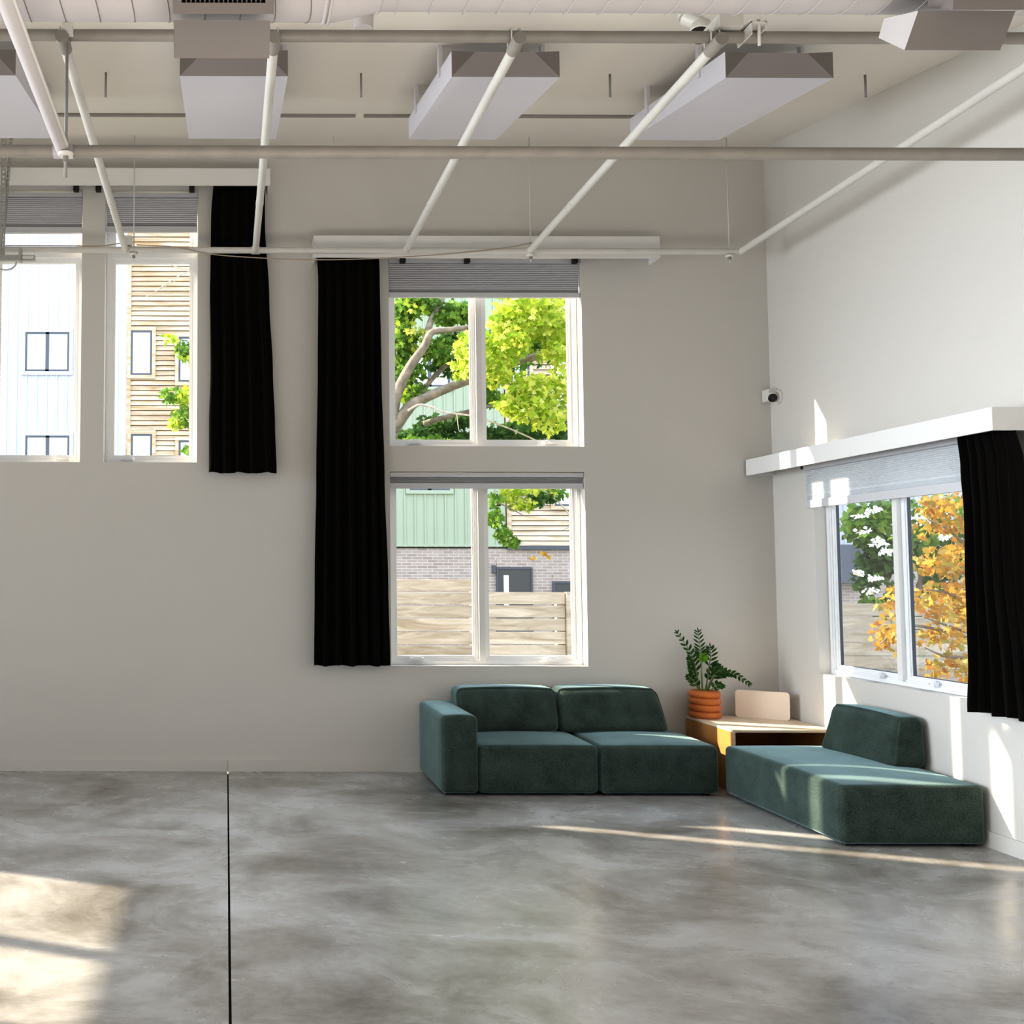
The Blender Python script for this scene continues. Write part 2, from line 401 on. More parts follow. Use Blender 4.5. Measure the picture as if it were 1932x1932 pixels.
def window(name, fn, hole, label, d, mull=None, transom=None, cranks=(), gas=False):
    u0, u1, v0, v1 = hole; e = .0015
    u0 += e; u1 -= e; v0 += e; v1 -= e
    root = thing(name, fn((u0+u1)/2, v0, d), label, None, kind='structure')
    mb = MB(); ring(mb, fn, u0, u1, v0, v1, .030, d, d+.07, 'frame_white')
    ring(mb, fn, u0+.012, u1-.012, v0+.012, v1-.012, .030, d+.010, d+.065, 'frame_white')
    mb.build('frame', root)
    bays = [(u0+.030, u1-.030)]
    if mull is not None:
        bays = [(u0+.030, mull-.025), (mull+.025, u1-.030)]
        mm = MB(); fbox(mm, fn, mull-.025, mull+.025, v0+.030, v1-.030, d-.012, d+.07, 'trim_white'); mm.build('mullion', root)
    rows = [(v0+.030, v1-.030)]
    if transom is not None:
        rows = [(v0+.030, transom-.03), (transom+.03, v1-.030)]
        mm = MB(); fbox(mm, fn, u0+.030, u1-.030, transom-.03, transom+.03, d, d+.07, 'frame_white'); mm.build('transom', root)
    for (a, b) in bays:
        for (c, q) in rows:
            s = MB(); ring(s, fn, a, b, c, q, .034, d+.020, d+.062, 'frame_white')
            ring(s, fn, a+.010, b-.010, c+.010, q-.010, .034, d+.028, d+.058, 'frame_white')
            if gas: ring(s, fn, a+.040, b-.040, c+.040, q-.040, .008, d+.034, d+.055, 'gasket')
            so = s.build('sash', root)
            g = MB(); g.add([fn(a+.03, c+.03, d+.045), fn(b-.03, c+.03, d+.045), fn(b-.03, q-.03, d+.045), fn(a+.03, q-.03, d+.045)], [(0, 1, 2, 3)], 'window_glass')
            g.build('pane', so)
    for (u, l) in cranks: crank(fn, u, v0+.030, d, root, l)
    return root
fb = lambda u, v, d: Vector((u, D+d, v))
fr_ = lambda u, v, d: Vector((XR+d, u, v))
RB = .12
window('window_1', fb, W1, 'tall narrow white window left of the thin wall pier', RB, transom=4.40, cranks=((-1.40, -1),))
window('window_2', fb, W2, 'tall narrow white window beside the shorter black curtain', RB, transom=4.40, cranks=((-.85, 1),))
window('window_3', fb, WU, 'upper two-pane white window showing the tree', RB, mull=2.175, cranks=((1.62, 1), (2.78, -1)))
window('window_4', fb, WL, 'lower two-pane white window showing the wooden fence', RB, mull=2.175, cranks=((1.62, 1), (2.76, -1)))
window('window_5', fr_, WR, 'two-pane white window on the right wall showing orange leaves', .09, mull=7.06, cranks=((7.3, 1), (6.75, -1)), gas=True)
window('window_6', fb, W0, 'tall narrow white window beyond the picture edge', RB, transom=4.40)
# ------------------------------------------------------------------ pleated shades
def shade(fn, u0, u1, ztop, zbot, d, label, n, rail=.035, cloth='shade_grey'):
    root = thing('pleated_shade', fn((u0+u1)/2, zbot, d), label, 'blind', 'pleated grey shades in the windows')
    mb = MB(); fbox(mb, fn, u0, u1, ztop-.035, ztop, d-.022, d+.022, 'shade_rail'); mb.build('headrail', root)
    mb = MB(); vs = []; fs = []; zt, zb = ztop-.035, zbot+rail
    for k in range(2*n+1):
        z = zt+(zb-zt)*k/(2*n); off = -.007 if k % 2 else .002
        if k > 2*n*.80: off *= .55
        for u in (u0+.004, u1-.004): vs.append(fn(u, z, d+off))
        for u in (u0+.004, u1-.004): vs.append(fn(u, z, d+.016-off*.3))
    for k in range(2*n):
        i = 4*k; fs += [(i, i+1, i+5, i+4), (i+2, i+6, i+7, i+3), (i, i+4, i+6, i+2), (i+1, i+3, i+7, i+5)]
    lite = {'shade_grey': 'shade_fold_lit', 'shade_backlit': 'shade_backlit_fold_lit'}[cloth]; base_f = fs[:]; fs = []
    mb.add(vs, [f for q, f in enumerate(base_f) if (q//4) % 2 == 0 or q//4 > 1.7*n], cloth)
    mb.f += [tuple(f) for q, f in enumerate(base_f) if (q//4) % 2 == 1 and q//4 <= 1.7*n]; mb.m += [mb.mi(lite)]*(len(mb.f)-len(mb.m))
    mb.build('pleats', root)
    mb = MB(); fbox(mb, fn, u0, u1, zbot, zbot+rail, d-.016, d+.018, 'shade_rail'); mb.build('bottom_rail', root)
    return root
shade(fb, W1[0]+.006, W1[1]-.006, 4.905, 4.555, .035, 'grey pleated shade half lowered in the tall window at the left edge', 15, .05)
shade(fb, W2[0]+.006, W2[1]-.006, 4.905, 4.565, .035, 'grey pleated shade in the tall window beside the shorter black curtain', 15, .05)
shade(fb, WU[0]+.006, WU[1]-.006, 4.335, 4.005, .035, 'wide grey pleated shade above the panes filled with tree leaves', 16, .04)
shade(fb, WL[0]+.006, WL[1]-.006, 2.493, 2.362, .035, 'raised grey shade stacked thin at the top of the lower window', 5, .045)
shade(fr_, 6.10, 7.93, 2.50, 2.165, -.03, 'backlit pleated shade on the right wall window crossed by sun stripes', 18, .06, 'shade_backlit')

# ------------------------------------------------------------------ curtain valances
def valance(fn, u0, u1, z0, z1, dep, label, track, ends=(1, 1)):
    root = thing('curtain_valance', fn((u0+u1)/2, z0, 0), label, 'valance', 'white box valances over the curtains')
    mb = MB(); fbox(mb, fn, u0, u1, z0, z1, -dep, -dep+.019, 'trim_white')
    mb.build('front_board', root)
    mb = MB(); fbox(mb, fn, u0, u1, z1-.019, z1, -dep+.019, -.001, 'trim_white'); mb.build('top_board', root)
    for u, s in ((u0, 1), (u1, -1)):
        mb = MB(); fbox(mb, fn, u, u+s*.019, z0, z1-.019, -dep+.019, -.001, 'trim_white'); mb.build('end_board', root)
    mb = MB(); fbox(mb, fn, u0+.03, u1-.03, z1-.055, z1-.019, -dep*.55-.015, -dep*.55+.015, 'gasket'); mb.build('curtain_track', root)
    for u in track:
        mb = MB(); fbox(mb, fn, u-.022, u+.022, z0+.005, z1-.019, -.05, -.002, 'black_plastic'); mb.build('track_bracket', root)
    return root
VD = .19
YV = D-VD
valance(fb, -6.2, X(510, YV, 330), Z(349, YV, 300), Z(317, YV, 300), VD, 'long white valance over the tall windows at the upper left', (-1.29, -1.10, -.30))
valance(fb, X(592, YV, 460), X(1245, YV, 460), Z(486, YV), Z(445, YV), VD, 'white valance over the large upper window beneath the pipe', (1.5, 2.05, 2.97))
valance(fr_, 5.715, 8.45, 2.472, 2.606, .235, 'white valance on the right wall striped by sunlight', (7.95,), )

# ------------------------------------------------------------------ curtains
def curtain(fn, prof, d, amp, folds, label, seed, nb=110, hem=.010):
    """prof: list of (z, u0, u1) from the top down"""
    rng = random.Random(seed); ph = [rng.uniform(0, 6.28) for _ in range(6)]
    vs = []; fs = []; nz = 46; rows = []
    zs = [prof[0][0]+(prof[-1][0]-prof[0][0])*k/nz for k in range(nz+1)]
    for z in zs:
        for i in range(len(prof)-1):
            if prof[i][0] >= z >= prof[i+1][0]-1e-9:
                w = (prof[i][0]-z)/(prof[i][0]-prof[i+1][0]); w = w*w*(3-2*w)
                rows.append((z, prof[i][1]*(1-w)+prof[i+1][1]*w, prof[i][2]*(1-w)+prof[i+1][2]*w)); break
    for k, (z, a, b) in enumerate(rows):
        q = k/nz
        for s in (0, 1):
            for i in range(nb+1):
                x = i/nb
                xw = x+.012*math.sin(9*x+ph[0]+2*q)
                o = amp*(.5+.5*min(1, q*4+.25))*(math.sin(2*math.pi*folds*xw+ph[1]+.5*math.sin(3*q+ph[2]))+.35*math.sin(2*math.pi*folds*1.9*xw+ph[3]))
                zz = z-(hem*(.5+.5*math.sin(2*math.pi*folds*.5*x+ph[4])) if k == nz else 0)
                vs.append(fn(a+(b-a)*x, zz, d+o+(.004 if s else 0)))
    w = 2*(nb+1)
    for k in range(nz):
        for i in range(nb):
            a = k*w+i; fs.append((a, a+1, a+w+1, a+w)); a += nb+1; fs.append((a, a+w, a+w+1, a+1))
    for k in range(nz):
        for i in (0, nb):
            a = k*w+i; fs.append((a, a+w, a+w+nb+1, a+nb+1))
    for k in (0, nz):
        for i in range(nb):
            a = k*w+i; fs.append((a, a+1, a+nb+2, a+nb+1))
    mb = MB().add(vs, fs, 'black_velvet')
    o = mb.build('curtain', smooth=True, loc=fn((prof[-1][1]+prof[-1][2])/2, prof[-1][0], d))
    return tag(o, label, 'curtain', 'black curtains')
YC = D-.10
def pr(rows): return [(Z(py, YC, (a+b)/2), X(a, YC, py), X(b, YC, py)) for (py, a, b) in rows]
curtain(fb, pr([(322, 404, 500), (420, 398, 500), (560, 396, 508), (700, 397, 515), (800, 394, 519), (891, 394, 522)]), -.10, .022, 5, 'shorter black curtain beside the tall narrow windows', 3)
curtain(fb, pr([(455, 596, 714), (530, 600, 716), (700, 599, 719), (900, 596, 725), (1100, 593, 732), (1255, 592, 736)]), -.10, .024, 6, 'longest black curtain beside the large stacked windows', 5)
def prr(rows):
    out = []
    for (py0, a, py1, b) in rows:
        p, q = on(a, py0, 0, XR-.12), on(b, py1, 0, XR-.12); out.append(((p.z+q.z)/2, p.y, q.y))
    return out
curtain(fr_, prr([(822, 1805, 806, 1909), (880, 1812, 865, 1924), (960, 1819, 950, 1930), (1100, 1822, 1105, 1940), (1250, 1827, 1262, 1958), (1341, 1825, 1362, 1970)]), -.12, .026, 6, 'black curtain hanging at the right wall window over orange leaves', 9)

# ------------------------------------------------------------------ sofa
def crown(c, lo=-1):
    def fn(p, u, v, w):
        k = max(0, w)
        return p+Vector((0, 0, c*k*(1-u*u)*(1-v*v)))
    return fn
sx0, sx1, sy0, sy1 = 1.60, 3.66, 7.55, 8.43
root = thing('sofa', ((sx0+sx1)/2, (sy0+sy1)/2, 0), 'dark green two-seat sofa with one low arm against the back wall', 'sofa')
aw = .275; sm = X(1132, sy0, 1450)
sbox(sx0, sx0+aw, sy0, sy1, .018, .585, .035, lambda p, u, v, w: p+Vector((0, 0, .012*max(0, w)*(1-u*u)))).build('armrest', root, smooth=True)
sbox(sx0+aw+.003, sm-.006, sy0+.004, sy1, .018, .372, .038, crown(.022)).build('seat', root, smooth=True)
sbox(sm+.006, sx1, sy0, sy1, .018, .372, .038, crown(.022)).build('seat', root, smooth=True)
def backfn(x0, x1, tl, tr):
    def fn(p, u, v, w):
        k = (w+1)/2
        q = Vector(p)
        q.y += .10*k*max(0, -v)*(1) - .018*(1-u*u)*(1-w*w)*max(0, -v)
        q.x += (tl*k*max(0, -u)) - (tr*k*max(0, u))
        q.z += .012*max(0, w)*(1-u*u)
        return q
    return fn
bx0 = sx0+aw-.02; bm_ = X(1056, 8.10, 1330)
sbox(bx0, bm_-.003, 8.07, sy1, .385, .722, .06, backfn(0, 0, 0, 0)).build('backrest', root, smooth=True)
sbox(bm_+.003, X(1267, 8.08, 1360), 8.07, sy1, .385, .722, .06, backfn(0, 0, 0, .07)).build('backrest', root, smooth=True)
mb = MB()
for (fx, fy) in ((sx0+.06, sy0+.07), (sx0+.06, sy1-.08), (sm-.08, sy0+.07), (sm-.08, sy1-.08), (sm+.08, sy0+.07), (sx1-.08, sy0+.07), (sx1-.08, sy1-.08)):
    MB().box(fx-.025, fx+.025, fy-.025, fy+.025, 0, .03, 'black_plastic', .003).build('foot', root)
# ------------------------------------------------------------------ chaise
cx0, cx1, cy0, cy1 = 3.715, 4.595, 6.165, 7.60
root = thing('chaise_lounge', ((cx0+cx1)/2, (cy0+cy1)/2, 0), 'teal green chaise with one short backrest along the right wall', 'sofa')
sbox(cx0, cx1, cy0, cy1, .018, .372, .040, crown(.030)).build('seat', root, smooth=True)
def cb(p, u, v, w):
    k = (w+1)/2; q = Vector(p)
    q.x += (.10*k + .03*(-v+1)/2*(1-k))*max(0, -u)*1.0 - .014*(1-v*v)*(1-w*w)*max(0, -u)
    q.y += -.03*k*max(0, v)+.02*k*max(0, -v)
    q.z += .012*max(0, w)*(1-v*v)
    return q
sbox(4.325, 4.600, 6.66, 7.44, .375, .705, .05, cb).build('backrest', root, smooth=True)
for (fx, fy) in ((cx0+.08, cy0+.08), (cx1-.08, cy0+.08), (cx0+.08, cy1-.08), (cx1-.08, cy1-.08)):
    MB().box(fx-.025, fx+.025, fy-.025, fy+.025, 0, .03, 'black_plastic', .003).build('foot', root)
# ------------------------------------------------------------------ corner table
TZ = .471
pA = on(1291, 1350, 2, TZ); pB = on(1386, 1377.5, 2, TZ)
tx0, tx1, ty0, ty1 = (pA.x+pB.x)/2, 4.60, pB.y, 8.44
root = thing('corner_table', ((tx0+tx1)/2, (ty0+ty1)/2, 0), 'low plywood box table in the corner between the sofa and chaise', 'table')
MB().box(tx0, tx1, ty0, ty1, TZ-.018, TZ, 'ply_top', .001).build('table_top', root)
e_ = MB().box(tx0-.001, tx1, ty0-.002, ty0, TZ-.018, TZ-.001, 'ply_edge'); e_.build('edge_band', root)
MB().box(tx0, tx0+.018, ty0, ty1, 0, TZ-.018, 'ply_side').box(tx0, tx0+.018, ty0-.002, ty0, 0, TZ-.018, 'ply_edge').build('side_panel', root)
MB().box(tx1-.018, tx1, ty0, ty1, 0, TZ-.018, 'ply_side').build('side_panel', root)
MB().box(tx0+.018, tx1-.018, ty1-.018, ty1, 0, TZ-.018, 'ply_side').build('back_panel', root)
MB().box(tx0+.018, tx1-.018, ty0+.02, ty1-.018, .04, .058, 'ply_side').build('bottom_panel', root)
# ------------------------------------------------------------------ upright slab on the table
q0, q1 = on(1388, 1352.5, 2, TZ), on(1491, 1360, 2, TZ)
ux = (q1-q0); L = ux.length; ux.normalize(); uy = Vector((-ux.y, ux.x, 0)); H_ = .222
mb = MB(); out = []; rr = .026
for (cxx, czz, a0) in ((rr, rr, math.pi), (L-rr, rr, 1.5*math.pi), (L-rr, H_-rr, 0), (rr, H_-rr, .5*math.pi)):
    for k in range(7):
        a = a0+k*math.pi/12; out.append((cxx+rr*math.cos(a), czz+rr*math.sin(a)))
nn = len(out); lay = []
lean = .006
for (dd, ins) in ((.003, .006), (0, .002), (0.0, 0), (.016, 0), (.02, .004)):
    lay.append([q0+ux*(min(max(a, ins), L-ins))+uy*(dd+lean*c/H_)+Vector((0, 0, min(max(c, ins), H_-ins))) for (a, c) in out])
lay = lay[1:]
vs = [p for l in lay for p in l]; fs = []
for i in range(len(lay)-1):
    for k in range(nn): fs.append((i*nn+k, i*nn+(k+1) % nn, (i+1)*nn+(k+1) % nn, (i+1)*nn+k))
fs.append(tuple(range(nn))[::-1]); fs.append(tuple((len(lay)-1)*nn+k for k in range(nn)))
mb.add(vs, fs, 'panel_pink')
root = thing('upright_panel', (q0+q1)/2, 'pale beige rounded slab standing upright on the plywood corner table', 'panel')
mb.build('slab', root, auto=40)
c_ = q0+ux*(L*.49)+uy*(-.0012+lean*.9)+Vector((0, 0, H_*.9))
MB().tube([c_, c_+ux*.001+Vector((0, 0, .012))], .0012, 'shade_rail', 6).build('logo_mark', root)
c_ = q0+ux*(L+.001)+uy*(.012+lean*.5)+Vector((0, 0, H_*.5))
MB().tube([c_-Vector((0, 0, .006)), c_+Vector((0, 0, .006))], .0025, 'panel_pink', 8).build('side_button', root)

# ------------------------------------------------------------------ potted plant
pc = on(1331, 1354, 2, TZ); pc = Vector((0, 8.325, TZ)); pc.x = X(1330, pc.y, 1330)
root = thing('potted_plant', pc, 'glossy dark green plant in an orange ringed pot on the corner table', 'plant')
prof = []; rh = .0555
prof.append((.02, .002))
for k in range(4):
    R_ = (.120, .122, .124, .125)[3-k]
    for j in range(11):
        a = -math.pi/2+math.pi*j/10
        prof.append((R_-.030+.032*math.cos(a)*1.0, rh*k+rh/2+.030*math.sin(a)))
prof.append((.080, rh*4-.012)); prof.append((.075, rh*4-.03))
MB().lathe(prof, pc, 'terracotta', n=40).build('pot', root, smooth=True)
MB().lathe([(.078, rh*4-.022), (.04, rh*4-.018), (.001, rh*4-.016)], pc, 'soil', n=24).build('soil', root, smooth=True)
def leaf(mb, base, d, nrm, L, W, mat):
    d = d.normalized(); s = d.cross(nrm).normalized(); n = s.cross(d)
    P = [base, base+d*L*.3+s*W*.42+n*.004, base+d*L*.62+s*W*.46, base+d*L, base+d*L*.62-s*W*.46, base+d*L*.3-s*W*.42+n*.004, base+d*L*.45-n*W*.12]
    mb.add(P, [(0, 1, 6), (1, 2, 6), (2, 3, 6), (3, 4, 6), (4, 5, 6), (5, 0, 6)], mat)
def frond(pts, y0, dy, n, L, W, seed, mat='leaf_zz', start=.3, droop=0., flat=1.):
    rng = random.Random(seed); mb = MB()
    P = [on(1240+a/6.0375, 1160+b/6.0375, 1, min(y0+dy*(i/(len(pts)-1)), 8.36)) for i, (a, b) in enumerate(pts)]
    base = pc+Vector(((P[0].x-pc.x)*.7, (P[0].y-pc.y)*.5, rh*4-.02)); P[0] = base
    C_ = smooth_pts(P, 8)
    mb.tube(C_, [.0062-.0045*i/len(C_) for i in range(len(C_))], 'zz_stem', 7)
    for k in range(n):
        f = start+(1-start)*k/(n-1); i = min(int(f*(len(C_)-1)), len(C_)-2)
        p = C_[i].lerp(C_[i+1], f*(len(C_)-1)-i); d = (C_[i+1]-C_[i]).normalized()
        vw = Vector((p.x, p.y, p.z-EYE)).normalized()
        s = d.cross(vw).normalized()
        sc = .55+.45*math.sin(math.pi*min(1, .25+f*.8))
        for sg in (1, -1):
            dd = d*.75+s*sg*(.75*flat)+vw*rng.uniform(-.5, .3)+Vector((0, 0, -droop))
            leaf(mb, p, dd, vw*flat+s*.8*(1-flat)+Vector((rng.uniform(-.4, .4), 0, rng.uniform(-.2, .5))), L*sc*rng.uniform(.88, 1.1), W*sc, mat)
    leaf(mb, C_[-1], C_[-1]-C_[-3], Vector((.2, -1, .3)), L*.6, W*.6, mat)
    return mb.build('frond', root)
yb = pc.y
frond([(470, 850), (440, 620), (375, 420), (235, 215)], yb, -.05, 10, .074, .026, 1, flat=.8)
frond([(510, 850), (498, 560), (488, 400), (466, 205)], yb, .04, 9, .082, .022, 2, start=.42)
frond([(560, 850), (585, 620), (612, 470), (606, 385)], yb, .06, 6, .088, .024, 3, start=.4)
frond([(590, 850), (660, 700), (850, 665), (1035, 775)], yb-.03, -.06, 11, .062, .028, 4, start=.28, droop=.2, flat=.85)
frond([(470, 850), (420, 760), (355, 700)], yb-.04, -.05, 6, .062, .030, 5, start=.3)
frond([(600, 850), (680, 800), (735, 812)], yb-.05, -.05, 6, .055, .03, 6, start=.3, droop=.2)
frond([(560, 850), (640, 690), (720, 640), (790, 660)], yb-.05, -.03, 6, .064, .032, 8, start=.35, flat=.9)
frond([(540, 850), (575, 740), (650, 610), (690, 580)], yb+.02, .02, 8, .06, .03, 10, start=.35)
frond([(450, 850), (430, 720), (395, 600), (360, 500)], yb+.02, .0, 8, .058, .03, 11, start=.35)
frond([(515, 850), (500, 640), (520, 510)], yb-.05, -.03, 5, .10, .062, 7, 'leaf_zz_bright', .82, flat=.6)

# ------------------------------------------------------------------ security cameras
root = thing('security_camera', on(1462, 750, 0, XR), 'small white ball camera with a black lens near the corner', 'camera')
pb = on(1470, 749, 0, XR)
MB().lathe([(.001, .030), (.045, .030), (.060, .022), (.064, .004), (.064, 0.)], pb, 'plastic_white', axis=(-1, 0, 0), n=32).build('base', root, auto=35)
jb = on(1449, 747, 0, XR-.05)
MB().box(XR-.075, XR-.001, jb.y-.06, jb.y+.05, jb.z-.052, jb.z+.052, 'plastic_white', .006).build('junction_box', root)
bc = Vector((XR-.066, pb.y-.01, pb.z-.004))
ax = (Vector((-.3, -.75, 1.2)).normalized()*0+Vector((-.35, -1, -.35))).normalized()
ball = [(.0461*math.sin(a), -.0461*math.cos(a)) for a in [math.pi*k/16*.74 for k in range(17)]]
MB().lathe(ball, bc, 'plastic_white', axis=ax, n=32).build('camera_ball', root, smooth=True)
MB().lathe([(.0335, .026), (.036, .035), (.033, .039), (.001, .041)], bc, 'black_lens', axis=ax, n=32).build('lens', root, auto=50)
for sx_, sz_ in ((.052, -.02), (.03, -.048)):
    MB().lathe([(.004, 0), (.004, .002), (.0005, .003)], pb+Vector((-.022, -sx_, sz_)), 'rod_steel', axis=(-1, 0, 0), n=10).build('screw', root)

# ------------------------------------------------------------------ overhead pipes
YCp, YAp = 8.13, 5.0
zC = Z(473, YCp, 700); zA = Z(69, YAp, 900); zB = Z(288, YAp, 900)
rC, rA, rB_ = .026, .029, .031
xE = X(1397, YCp, 474)
def pipe(name, pts, r, mat, label, group=None, extra=None):
    root = thing(name, Vector(pts[0]), label, 'pipe', group)
    MB().tube(pts, r, mat, 20).build('pipe_run', root, auto=50)
    return root
G = 'painted pipes under the ceiling'
xpipes = [X(237, YCp, 474), X(482, YCp, 474), X(765, YCp, 474), X(998, YCp, 474)]
zl = zC+.004
pC = pipe('ceiling_pipe', [(-3.5, YCp, zC), (xE, YCp, zC)], rC, 'pipe_paint', 'long thin white pipe crossing just before the window valances', G)
for x in xpipes:
    MB().tube([(x-.035, YCp, zC), (x+.035, YCp, zC)], rC+.006, 'pipe_paint', 20).tube([(x, YCp, zC), (x, YCp-.05, zC)], rC+.005, 'pipe_paint', 20).build('tee_fitting', pC, auto=50)
pA_ = pipe('ceiling_pipe', [(-6.2, YAp, zA), (XR-.02, YAp, zA)], rA, 'pipe_grey', 'topmost grey pipe running beside the round duct', G)
pB_ = pipe('ceiling_pipe', [(-6.2, YAp, zB), (XR-.02, YAp, zB)], rB_, 'pipe_grey', 'thick grey pipe crossing the whole picture below the ceiling panels', G)
ends = ['leftmost slanting white branch pipe meeting the small junction box', 'nearly vertical white branch pipe before the shorter black curtain',
        'white branch pipe slanting down to the middle of the curtained valance', 'white branch pipe slanting past the rightmost ceiling panel']
for x, lb in zip(xpipes, ends):
    p = pipe('branch_pipe', [(x, YCp-.03, zl-.008), (x, YAp-.06, zA-rA-.030)], .0265, 'pipe_paint', lb, G)
    MB().tube([(x, YAp-.10, zA-rA-.030), (x, YAp+.03, zA-rA-.030)], .033, 'pipe_grey', 20).build('end_coupling', p, auto=50)
    for dx in (-.022, .022):
        a_ = [(x+dx, YAp+(rA+.008)*math.cos(t), zA+(rA+.008)*math.sin(t)) for t in [math.pi*k/10 for k in range(11)]]
        a_ = [(x+dx, YAp+rA+.008, zA-.06)]+a_+[(x+dx, YAp-rA-.008, zA-.06)]
        MB().tube(a_, .0042, 'pipe_paint', 8).build('u_bolt', p)
    for f in (.33, .62):
        yy = YCp+(YAp-YCp)*f
        MB().tube([(x, yy-.03, zl-.008-(zl-.008-zA+rA+.03)*f), (x, yy+.03, zl-.008-(zl-.008-zA+rA+.03)*f)], .0285, 'pipe_paint', 20).build('pipe_joint', p, auto=50)
p5 = pipe('branch_pipe', [(xE, YCp, zC), (xE, YAp+.0, zA-rA-.03)], .0275, 'pipe_paint', 'white branch pipe running along the right wall', G)
MB().lathe([(.034*math.sin(math.pi*k/12), -.034*math.cos(math.pi*k/12)) for k in range(13)], (xE, YCp, zC), 'pipe_paint', n=20).build('elbow', p5, smooth=True)
xT = X(120, YAp, 290)
p6 = pipe('branch_pipe', [(xT, YAp-.02, zB), (xT, 1.2, zB+.02)], .036, 'duct_paint', 'thick grey branch pipe coming toward the viewer at the left', G)
MB().tube([(xT-.05, YAp, zB), (xT+.05, YAp, zB)], rB_+.006, 'duct_paint', 20).build('tee_fitting', p6, auto=50)
MB().tube([(xT+.033, YAp-.1, zB-.01), (xT+.030, 1.4, zB+.01)], .008, 'pipe_paint', 8).build('conduit', p6)

# hanging rods
def rod(x, y, z0, z1, label, r=.0055, mat='rod_steel', plate=False, nut=None, group='threaded ceiling rods'):
    root = thing('hanger_rod', (x, y, z1), label, 'rod', group)
    MB().tube([(x, y, z0), (x, y, z1)], r, mat, 10).build('rod', root, smooth=True)
    if plate: MB().lathe([(.001, -.004), (.03, -.004), (.034, 0)], (x, y, z1), 'ceiling_paint', n=16).build('ceiling_plate', root)
    if nut is not None:
        MB().lathe([(.001, -.02), (.032, -.02), (.036, -.006), (.030, 0), (.001, 0)], (x, y, nut), 'plastic_white', n=16).build('washer', root, auto=40)
        MB().lathe([(.001, -.02), (.014, -.02), (.014, 0), (.001, 0)], (x, y, nut-.02), 'rod_steel', n=6).build('nut', root)
    return root
y1r = 6.55
for px, l in zip((200, 681, 1150, 1631), ('free short steel rod hanging near the leftmost slanting pipe', 'free short steel rod hanging between the two middle ceiling panels',
                                          'free short steel rod hanging between the two right ceiling panels', 'free short steel rod hanging right of the rightmost ceiling panel')):
    rod(X(px, y1r, 112), y1r, Z(183, y1r, px), zc(y1r), l, .0075, plate=True)
y2r = YCp
for px, l, zb in ((250, 'thin white rod holding the window pipe beside the small junction box', None), (626, 'short thin white rod ending behind the thick pipe', Z(284, y2r, 626)),
                  (997, 'thin white rod holding the window pipe above the large upper window', None), (1371, 'thin white rod holding the window pipe near the room corner', None)):
    x = X(px+3, y2r, 400)
    rod(x, y2r+.0, zC-.09 if zb is None else zb, zc(y2r), l, .0052, 'pipe_paint', True, None if zb else zC-rC-.001)
xr_ = X(126, YAp-.06, 180)
root = thing('hanger_rod', (xr_, YAp-.07, zA), 'long steel rod tying the two thick grey pipes together at the left', 'rod', 'threaded ceiling rods')
MB().tube([(xr_, YAp-.07, Z(334, YAp-.07, 126)), (xr_, YAp-.07, zc(YAp-.07))], .0085, 'rod_steel', 10).build('rod', root, smooth=True)
MB().box(xr_-.028, xr_+.028, YAp-.09, YAp-.045, zA-.035, zA+.02, 'plastic_white', .004).build('clamp', root)
MB().lathe([(.001, -.02), (.036, -.02), (.04, -.006), (.03, 0), (.001, 0)], (xr_, YAp-.07, zB-rB_-.004), 'plastic_white', n=16).build('washer', root, auto=40)
MB().lathe([(.001, -.03), (.015, -.03), (.015, 0), (.001, 0)], (xr_, YAp-.07, zB-rB_-.024), 'rod_steel', n=6).build('nut', root)
xr_ = X(1430, YAp-.06, 60)
root = thing('hanger_rod', (xr_, YAp-.07, zA), 'steel rod with a bracket holding the topmost pipe beside the grey box', 'rod', 'threaded ceiling rods')
MB().tube([(xr_, YAp-.07, Z(86, YAp-.07, 1430)), (xr_, YAp-.07, zc(YAp-.07))], .0075, 'pipe_paint', 10).build('rod', root, smooth=True)
mb = MB(); mb.box(xr_-.05, xr_+.03, YAp-.09, YAp+.05, zA+rA, zA+rA+.006, 'plastic_white'); mb.box(xr_-.05, xr_-.044, YAp-.09, YAp+.05, zA-.03, zA+rA+.02, 'plastic_white')
mb.box(xr_+.024, xr_+.03, YAp-.09, YAp+.05, zA, zA+rA+.02, 'plastic_white'); mb.build('bracket', root)
# slotted angle hanger at the far left
root = thing('strut_hanger', (X(8, YCp-.07, 300), YCp-.07, zC), 'perforated steel strut hanger with an empty ring at the left edge', 'bracket')
ys = YCp-.09
def slotted(a0, a1, y, w, th):
    mb = MB(); n = 26; a0 = Vector(a0); a1 = Vector(a1); d = a1-a0
    for k in range(n):
        p, q = a0+d*(k/n), a0+d*((k+.55)/n); r_ = a0+d*((k+1)/n)
        sx_ = Vector((w/2, 0, 0))
        def bar(p, q, l, r):
            mb.hexa([p+Vector((l, -th, 0)), p+Vector((r, -th, 0)), p+Vector((r, 0, 0)), p+Vector((l, 0, 0)), q+Vector((l, -th, 0)), q+Vector((r, -th, 0)), q+Vector((r, 0, 0)), q+Vector((l, 0, 0))], 'galvanised')
        bar(p, q, -w/2, w/2); bar(q, r_, -w/2, -w*.2); bar(q, r_, w*.2, w/2)
    return mb
slotted((X(4, ys, 488), ys, Z(488, ys, 5)), (X(8, ys, 245), ys, zc(ys)), ys, .045, .004).build('slotted_strut', root)
slotted((X(2, ys, 488), ys+.03, Z(486, ys, 5)), (X(21, ys, 245), ys+.03, zc(ys)), ys, .022, .02).build('slotted_strut', root)
zk = Z(490, ys, 20)
MB().box(X(-40, ys), X(61, ys), ys-.06, ys-.02, zk-.022, zk+.022, 'galvanised', .003).box(X(38, ys), X(59, ys), ys-.066, ys-.06, zk-.012, zk+.012, 'plastic_white').build('cross_channel', root)
